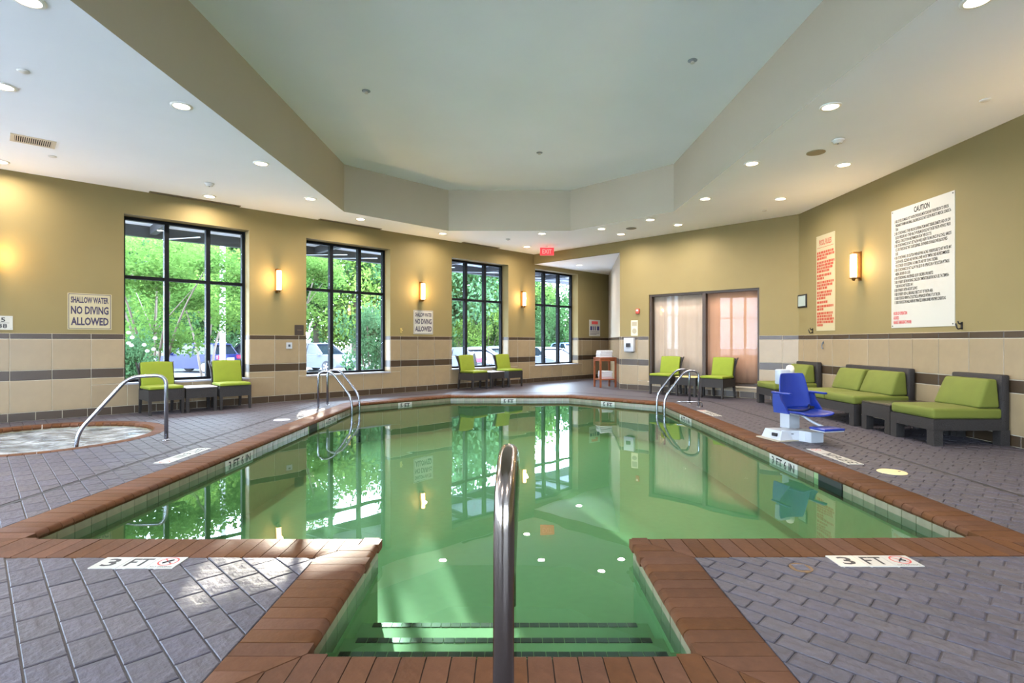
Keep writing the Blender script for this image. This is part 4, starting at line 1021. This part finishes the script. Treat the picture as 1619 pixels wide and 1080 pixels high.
# ------------------------------------------------------------------ outside
GZ = -.50
me = fill_loops([[(-110, -60), (90, -60), (90, 130), (-110, 130)], [(-9.35, YS - .35), (6.3, YS - .35), (6.3, 11.5), (3.3, 14.8), (3.7, 19.6), (-9.35, 7.3)]], GZ)
go = link('ground_outside', me, asphalt); tag(go, kind='structure')
me = mesh('mulch_bed', [(*wl(-8, -.42)[:2], GZ + .06), (*wl(9.6, -.42)[:2], GZ + .06), (*wl(9.6, -6.5)[:2], GZ + .06), (*wl(-8, -6.5)[:2], GZ + .06)], [(0, 1, 2, 3)])
pk = mesh('parking_lot', [(*wl(-14, -7)[:2], GZ + .02), (*wl(34, -4.5)[:2], GZ + .02), (*wl(34, -48)[:2], GZ + .02), (*wl(-14, -48)[:2], GZ + .02)], [(0, 1, 2, 3)])
tag(link('parking_lot', pk, mat('grey_asphalt', (104, 106, 114), .9, noise=(3, .08))), kind='structure')
mo = link('planting_bed', me, mulch); tag(mo, kind='structure')
cn = thing('entrance_canopy', 'blue grey metal canopy with dark beams outside the windows', 'canopy', wl(0, -.4), RZL)
MB().box(0, 20, 0.3, 2.35, 3.735, 3.80).build('roof_deck', canopy_m, cn)
MB().box(0, 20, 2.02, 2.17, 3.50, 3.735).build('edge_beam', beam_m, cn)
for s in (1.2, 3.95, 6.7, 7.6, 9.9, 11.4, 13.4, 15.2, 16.4): MB().box(s, s + .12, .05, 2.02, 3.56, 3.735).build('cross_beam', beam_m, cn)
rod_m = mat('pale_brace_rod', (186, 190, 200), .5)
for s in (4.2, 7.3, 8.1, 10.5, 12.2, 14.2, 15.4): MB().tube([(s, 2.1, 3.50), (s + .25, .1, 3.30)], .012, 8).build('brace_rod', rod_m, cn)

def foliage(n, r, leaf, seed, m, squash=.85, hollow=.55):
    rr = random.Random(seed); vs = []; fs = []
    cl = []
    for _ in range(26):
        a = rr.uniform(0, 2 * pi); u = rr.uniform(-1, 1); q = rr.uniform(hollow, 1.0); s_ = sqrt(1 - u * u)
        cl.append((q * s_ * cos(a), q * s_ * sin(a), q * u * squash, rr.uniform(.22, .45)))
    for _ in range(n):
        c = rr.choice(cl); a = rr.uniform(0, 2 * pi); u = rr.uniform(-1, 1); s_ = sqrt(1 - u * u); q = rr.random() ** .4 * c[3]
        p_ = Vector((c[0] + q * s_ * cos(a), c[1] + q * s_ * sin(a), c[2] + q * u * .8)) * r
        nrm = Vector((rr.gauss(0, 1), rr.gauss(0, 1), rr.gauss(0, .7) + .5)).normalized(); t1 = nrm.orthogonal().normalized(); t1 = (Matrix.Rotation(rr.uniform(0, 6.28), 3, nrm) @ t1); t2 = nrm.cross(t1)
        L = leaf * rr.uniform(.7, 1.3); b = len(vs); w = L * .5
        vs += [p_ - t1 * L * .5, p_ + t2 * w * .5, p_ + t1 * L * .5, p_ - t2 * w * .5]; fs.append((b, b + 1, b + 2, b + 3))
    me = mesh('foliage', vs, fs); me.materials.append(m); return me
FOL = {'near0': foliage(13000, 1.0, .056, 1, leaf_ms[0]), 'near1': foliage(13000, 1.0, .056, 2, leaf_ms[3]), 'mid0': foliage(9000, 1.0, .064, 3, leaf_ms[1]), 'mid1': foliage(9000, 1.0, .064, 4, leaf_ms[2]),
       'shrub': foliage(5000, 1.0, .09, 5, leaf_ms[2], 1.0, .2)}
def stem(pts, r0, r1, seg=7):
    k = len(pts); return MB().tube(pts, [r0 + (r1 - r0) * i / (k - 1) for i in range(k)], seg)
def tree(lab, x, y, h, r, key, trunk=.14, stems=1, squash=1.0, zc=None, cat='tree'):
    rr = random.Random(int(x * 31 + y * 17)); t = thing('leafy_tree', lab, cat, (x, y, GZ))
    for k in range(stems):
        a = 2 * pi * k / max(stems, 1) + rr.uniform(0, 1); sp_ = .0 if stems == 1 else r * .55
        zt = h - r * .5
        pts = [(rr.uniform(-.05, .05) + .12 * cos(a) * (stems > 1), .12 * sin(a) * (stems > 1), 0), (sp_ * .25 * cos(a), sp_ * .25 * sin(a), zt * .35), (sp_ * .6 * cos(a) + rr.uniform(-.1, .1), sp_ * .6 * sin(a), zt * .7), (sp_ * cos(a), sp_ * sin(a), zt)]
        stem(smooth_path(pts, .6, 4), trunk, trunk * .35).build('trunk', bark, t, smooth=True)
    for k in range(3):
        a = rr.uniform(0, 6.28); stem([(0, 0, h * .4), (r * .3 * cos(a), r * .3 * sin(a), h * .55), (r * .65 * cos(a), r * .65 * sin(a), h * .72)], trunk * .45, trunk * .12).build('branch', bark, t, smooth=True)
    o = link('crown', FOL[key], None, t, (0, 0, (h - r * squash * .95) if zc is None else zc), rr.uniform(0, 6.28)); o.scale = (r, r, r * squash); o['kind'] = 'stuff'
    return t
def at(px, Y): return ((px - 809.5) * Y / 855.0, Y)
# first row, close to the building
tree('multi stemmed small tree right behind the first window', *at(243, 14.6), 4.9, 2.3, 'near0', .045, 5, .8)
tree('small bright green tree at the right of the first window', *at(325, 22), 6.2, 2.6, 'near1', .05, 4, .8)
tree('small multi stemmed tree at the left of the second window', *at(452, 16.2), 4.9, 1.6, 'near0', .045, 4, .8)
tree('leafy tree beyond the parked cars, left of the first window', *at(150, 24), 8.0, 3.6, 'mid0', .16)
# second row beyond the cars; kept low where the low sun comes in
row2 = [(205, 34, 9.5, 4.4, 'mid1'), (268, 37, 10.5, 4.8, 'near1'), (330, 35, 9.5, 4.4, 'mid0'), (385, 37, 10.5, 4.6, 'mid1'), (440, 36, 11, 4.8, 'near0'), (500, 39, 11.5, 5.0, 'mid0'), (560, 38, 9.9, 4.6, 'near1'), (615, 38, 9.9, 4.6, 'mid1'), (670, 39, 11.5, 4.8, 'mid0'), (725, 39, 11, 4.8, 'mid1'), (775, 41, 9.4, 4.4, 'near0'), (825, 43, 7.0, 4.0, 'mid1'), (868, 42, 6.6, 3.8, 'mid0'), (915, 45, 6.8, 4.0, 'mid1')]
names2 = ['first from the left', 'second from the left', 'third from the left', 'fourth from the left', 'fifth from the left', 'sixth from the left', 'seventh from the left', 'seventh from the right', 'sixth from the right', 'fifth from the right', 'fourth from the right', 'third from the right', 'second from the right', 'first from the right']
for (px, Y, h, r, key), nm in zip(row2, names2): tree('woodland tree behind the car park, %s' % nm, *at(px, Y), h, r, key, .2, 1, 1.05)
row3 = [(170, 52), (240, 54), (300, 50), (365, 55), (430, 52), (690, 58), (745, 56), (800, 60)]
for k, (px, Y) in enumerate(row3): tree('tall far woodland tree, number %s from the left at the back' % ['one', 'two', 'three', 'four', 'five', 'six', 'seven', 'eight'][k], *at(px, Y), 15 if k < 5 else 12, 6.0, ('mid0', 'mid1')[k % 2], .3, 1, 1.15)
for k, (px, Y) in enumerate([(225, 47), (300, 44), (372, 46), (440, 45), (505, 50), (565, 48), (625, 50), (700, 52), (760, 54), (855, 56), (900, 58)]):
    t = thing('undergrowth_bush', 'dark undergrowth bush under the woodland, %s from the left' % ['first', 'second', 'third', 'fourth', 'fifth', 'sixth', 'seventh', 'eighth', 'ninth', 'tenth', 'last'][k], 'bush', (*at(px, Y), GZ))
    o = link('foliage', FOL['mid0' if k % 2 else 'shrub'], None, t, (0, 0, 1.7)); o.scale = (2.3, 2.0, 2.2); o['kind'] = 'stuff'
    stem([(0, 0, 0), (.1, 0, 1.2)], .08, .05).build('stem', bark, t)
def bush(lab, px, Y, r, h, key='shrub', flowers=0, nm='leafy_bush'):
    t = thing(nm, lab, 'bush', (*at(px, Y), GZ)); o = link('foliage', FOL[key], None, t, (0, 0, h * .5)); o.scale = (r, r, h * .52); o['kind'] = 'stuff'
    for k in range(4): a = k * 1.6; stem([(0, 0, 0), (.2 * r * cos(a), .2 * r * sin(a), h * .35), (.45 * r * cos(a), .45 * r * sin(a), h * .7)], .03, .012).build('stem', bark, t)
    rr = random.Random(px)
    for k in range(flowers):
        a = rr.uniform(pi, 2 * pi); q = rr.uniform(.5, .95) * r; MB().lathe([(.01, -.035), (.035, -.02), (.045, 0), (.035, .028), (.01, .04)], 8).build('flower_head', mat('white_flower', (190, 190, 188), .8), t, (q * cos(a), q * sin(a) * .9, h * rr.uniform(.35, .98)), smooth=True)
bush('white flowering bush at the lower left of the first window', 207, 12.6, .75, 2.0, 'shrub', 40, 'flowering_bush')
bush('tall rounded green shrub at the right of the second window', 585, 18.0, 1.15, 3.2)
bush('low green plant under the first window between the chairs', 303, 13.6, .35, .75)
bush('low green plant under the first window at right', 338, 14.2, .3, .75)
bush('low spiky plant under the second window', 540, 15.5, .6, .65)
bush('green shrub beyond the cars in the third window', 772, 37, 2.2, 5.0, 'near1')
bush('green shrub beyond the cars in the fourth window', 880, 39, 2.2, 4.4, 'mid0')
t = thing('light_pole', 'white light pole behind the blue car', 'pole', (*at(352, 17.5), GZ)); MB().lathe([(.12, 0), (.12, .8), (.09, .82), (.075, 7.0)], 14).build('pole_shaft', mat('white_pole', (150, 150, 152), .5), t); MB().lathe([(.16, 0), (.16, .2)], 14).build('pole_base', mat('concrete_base', (170, 168, 164), .9), t)

# cars: local x forward
tyre_m = mat('tyre_rubber', (26, 26, 30), .8); rim_m = mat('alloy_rim', (190, 194, 204), .3, .7); car_glass = mat('car_glass', (14, 20, 28), .15, spec=.3); lampr = mat('red_tail_lamp', (200, 30, 50), .25); lampw = mat('clear_head_lamp', (220, 226, 236), .15); blacktrim = mat('black_trim', (30, 30, 34), .5)
def car(lab, px, Y, heading, rgb, suv=True, z=GZ):
    t = thing('parked_car', lab, 'car', (*at(px, Y), z), heading, None)
    body = mat('car_paint_%d_%d_%d' % rgb, rgb, .4, .0, spec=.25)
    H = 1.66 if suv else 1.45; L = 4.45; w = .92
    prof = [(-2.15, .40), (-2.2, .70), (-2.15, 1.02), (-1.9, 1.06), (.75, 1.04), (1.75, .94), (2.12, .80), (2.22, .55), (2.15, .34), (1.85, .28), (-1.9, .28)]
    rings = []
    for yy, s_, dz in ((-w, .975, .02), (-w * .93, 1.0, 0), (0, 1.01, 0), (w * .93, 1.0, 0), (w, .975, .02)): rings.append([(x * s_, yy, z_ * (1 - dz)) for x, z_ in prof])
    o = MB().loft(rings).build('body', body, t, auto=40)
    gh = [(-2.05, 1.03), (-1.72 if suv else -1.35, H - .10), (-1.3, H), (-.1, H), (.18, H - .05), (1.02, 1.03)]
    gl = MB().loft([[(x * .97, -.80 + (z_ - 1.03) * .30, z_ - .012) for x, z_ in gh], [(x * .97, .80 - (z_ - 1.03) * .30, z_ - .012) for x, z_ in gh]]).build('window_glass', car_glass, t, auto=30)
    MB().loft([[(x, y, z_) for x, z_ in ((-1.80 if suv else -1.4, H - .09), (-1.3, H + .01), (-.1, H + .01), (.24, H - .06), (.20, H - .085), (-.1, H - .05), (-1.3, H - .05))] for y in (-.64, .64)]).build('roof', body, t, auto=40)
    for sy in (-1, 1):
        for x0, x1 in ((-1.62 if suv else -1.3, -1.95), (-.42, -.42), (.22, .95)):
            z1 = H - .06; y1 = sy * (.80 - (z1 - 1.03) * .30 + .004); MB().tube([(x0, y1, z1), (x1, sy * .805, 1.03)], .045, 6).build('pillar', body, t)
        for x in (-1.35, 1.38):
            wh = MB().lathe([(.20, -.1), (.33, -.1), (.345, -.06), (.345, .06), (.33, .1), (.20, .1)], 26).build('wheel', tyre_m, t, (x, sy * .84, .345)); wh.rotation_euler = (pi / 2, 0, 0)
            rm = MB().lathe([(.03, .0), (.205, .0), (.215, .02), (.215, -.02)], 24); rm = rm.build('rim', rim_m, wh, (0, 0, -sy * .085))
            for q in range(5):
                a = 2 * pi * q / 5; MB().hexa([(.04 * cos(a) - .025 * sin(a), .04 * sin(a) + .025 * cos(a), -.02), (.04 * cos(a) + .025 * sin(a), .04 * sin(a) - .025 * cos(a), -.02), (.2 * cos(a) + .03 * sin(a), .2 * sin(a) - .03 * cos(a), -.02), (.2 * cos(a) - .03 * sin(a), .2 * sin(a) + .03 * cos(a), -.02)],
                     [(.04 * cos(a) - .025 * sin(a), .04 * sin(a) + .025 * cos(a), .02), (.04 * cos(a) + .025 * sin(a), .04 * sin(a) - .025 * cos(a), .02), (.2 * cos(a) + .03 * sin(a), .2 * sin(a) - .03 * cos(a), .02), (.2 * cos(a) - .03 * sin(a), .2 * sin(a) + .03 * cos(a), .02)]).build('spoke', rim_m, wh, (0, 0, -sy * .095))
        MB().box(-2.225, -2.08, sy * .72 - .2, sy * .72 + .19, .80, .98).build('tail_lamp', lampr, t); MB().box(2.0, 2.2, sy * .66 - .19, sy * .66 + .19, .66, .80).build('head_lamp', lampw, t)
        MB().box(.75, .92, sy * .98 - .09, sy * .98 + .09, .98, 1.10).build('mirror', body, t)
    MB().box(-2.24, -2.1, -.80, .80, .34, .56).build('rear_bumper', blacktrim, t); MB().box(2.1, 2.235, -.55, .55, .45, .62).build('grille', blacktrim, t); MB().box(-2.226, -2.15, -.26, .26, .70, .84).build('number_plate', mat('plate_white', (230, 230, 230), .5), t); MB().box(2.2, 2.245, -.26, .26, .40, .52).build('number_plate', mat('plate_white', (230, 230, 230), .5), t)
    return t
car('dark blue hatchback seen from behind through the first window', 312, 30.5, radians(166), (10, 18, 56))
car('white station car facing right in the second window', 508, 31.5, radians(-28), (72, 74, 82))
car('silver white car at the left of the third window', 722, 27, radians(140), (72, 74, 82), False)
car('white saloon car in the middle of the third window', 752, 31, radians(150), (72, 74, 82), False)
car('pale blue grey car further back in the third window', 782, 36, radians(150), (60, 68, 86), False)
car('magenta red car at the right of the third window', 800, 43, radians(150), (90, 16, 60))
car('white car close behind the fourth window', 868, 27, radians(-60), (72, 74, 82), False)
car('pale blue van car at the right of the fourth window', 905, 34, radians(-70), (80, 100, 130))
car('dark car at the right edge of the first window', 398, 34, radians(150), (24, 28, 42))
car('dark car further left of the blue hatchback', 176, 33, radians(160), (18, 20, 30))
# patio chairs
pt = MB().box(9.75, 20, .42, 4.4, GZ, -.12).build('patio', mat('patio_concrete', (120, 120, 124), .9), None, (A.x, A.y, 0), RZL); pt['kind'] = 'structure'
for k, (s, d, rz, lab) in enumerate(((10.9, -2.6, .4, 'black iron patio chair outside the third window at left'), (11.75, -2.9, -.5, 'black iron patio chair outside the third window at right'), (13.35, -2.2, .7, 'black iron patio chair outside the fourth window'))):
    t = thing('patio_chair', lab, 'chair', wl(s, d - .1, -.12), RZL + rz, 'iron patio chairs')
    for sx in (-1, 1):
        for yy in (-.24, .24): MB().tube([(sx * .25, yy * 1.1, 0), (sx * .24, yy, .62 if yy < 0 else .45)], .014, 8).build('leg', iron, t)
        MB().tube(smooth_path([(sx * .25, -.25, .62), (sx * .27, 0, .68), (sx * .24, .24, .62)], .1, 5), .013, 8).build('arm', iron, t)
    MB().box(-.25, .25, -.25, .25, .43, .45).build('seat', iron, t)
    MB().tube(smooth_path([(-.24, .24, .45), (-.25, .32, .92), (0, .34, 1.06), (.25, .32, .92), (.24, .24, .45)], .15, 6), .014, 8).build('back_frame', iron, t)
    for q in range(7): MB().tube([(-.19 + q * .063, .25, .45), (-.19 + q * .063, .325, .94 + .04 * (1 - abs(q - 3) / 3))], .007, 6).build('back_bar', iron, t)
bpy.context.view_layer.update()
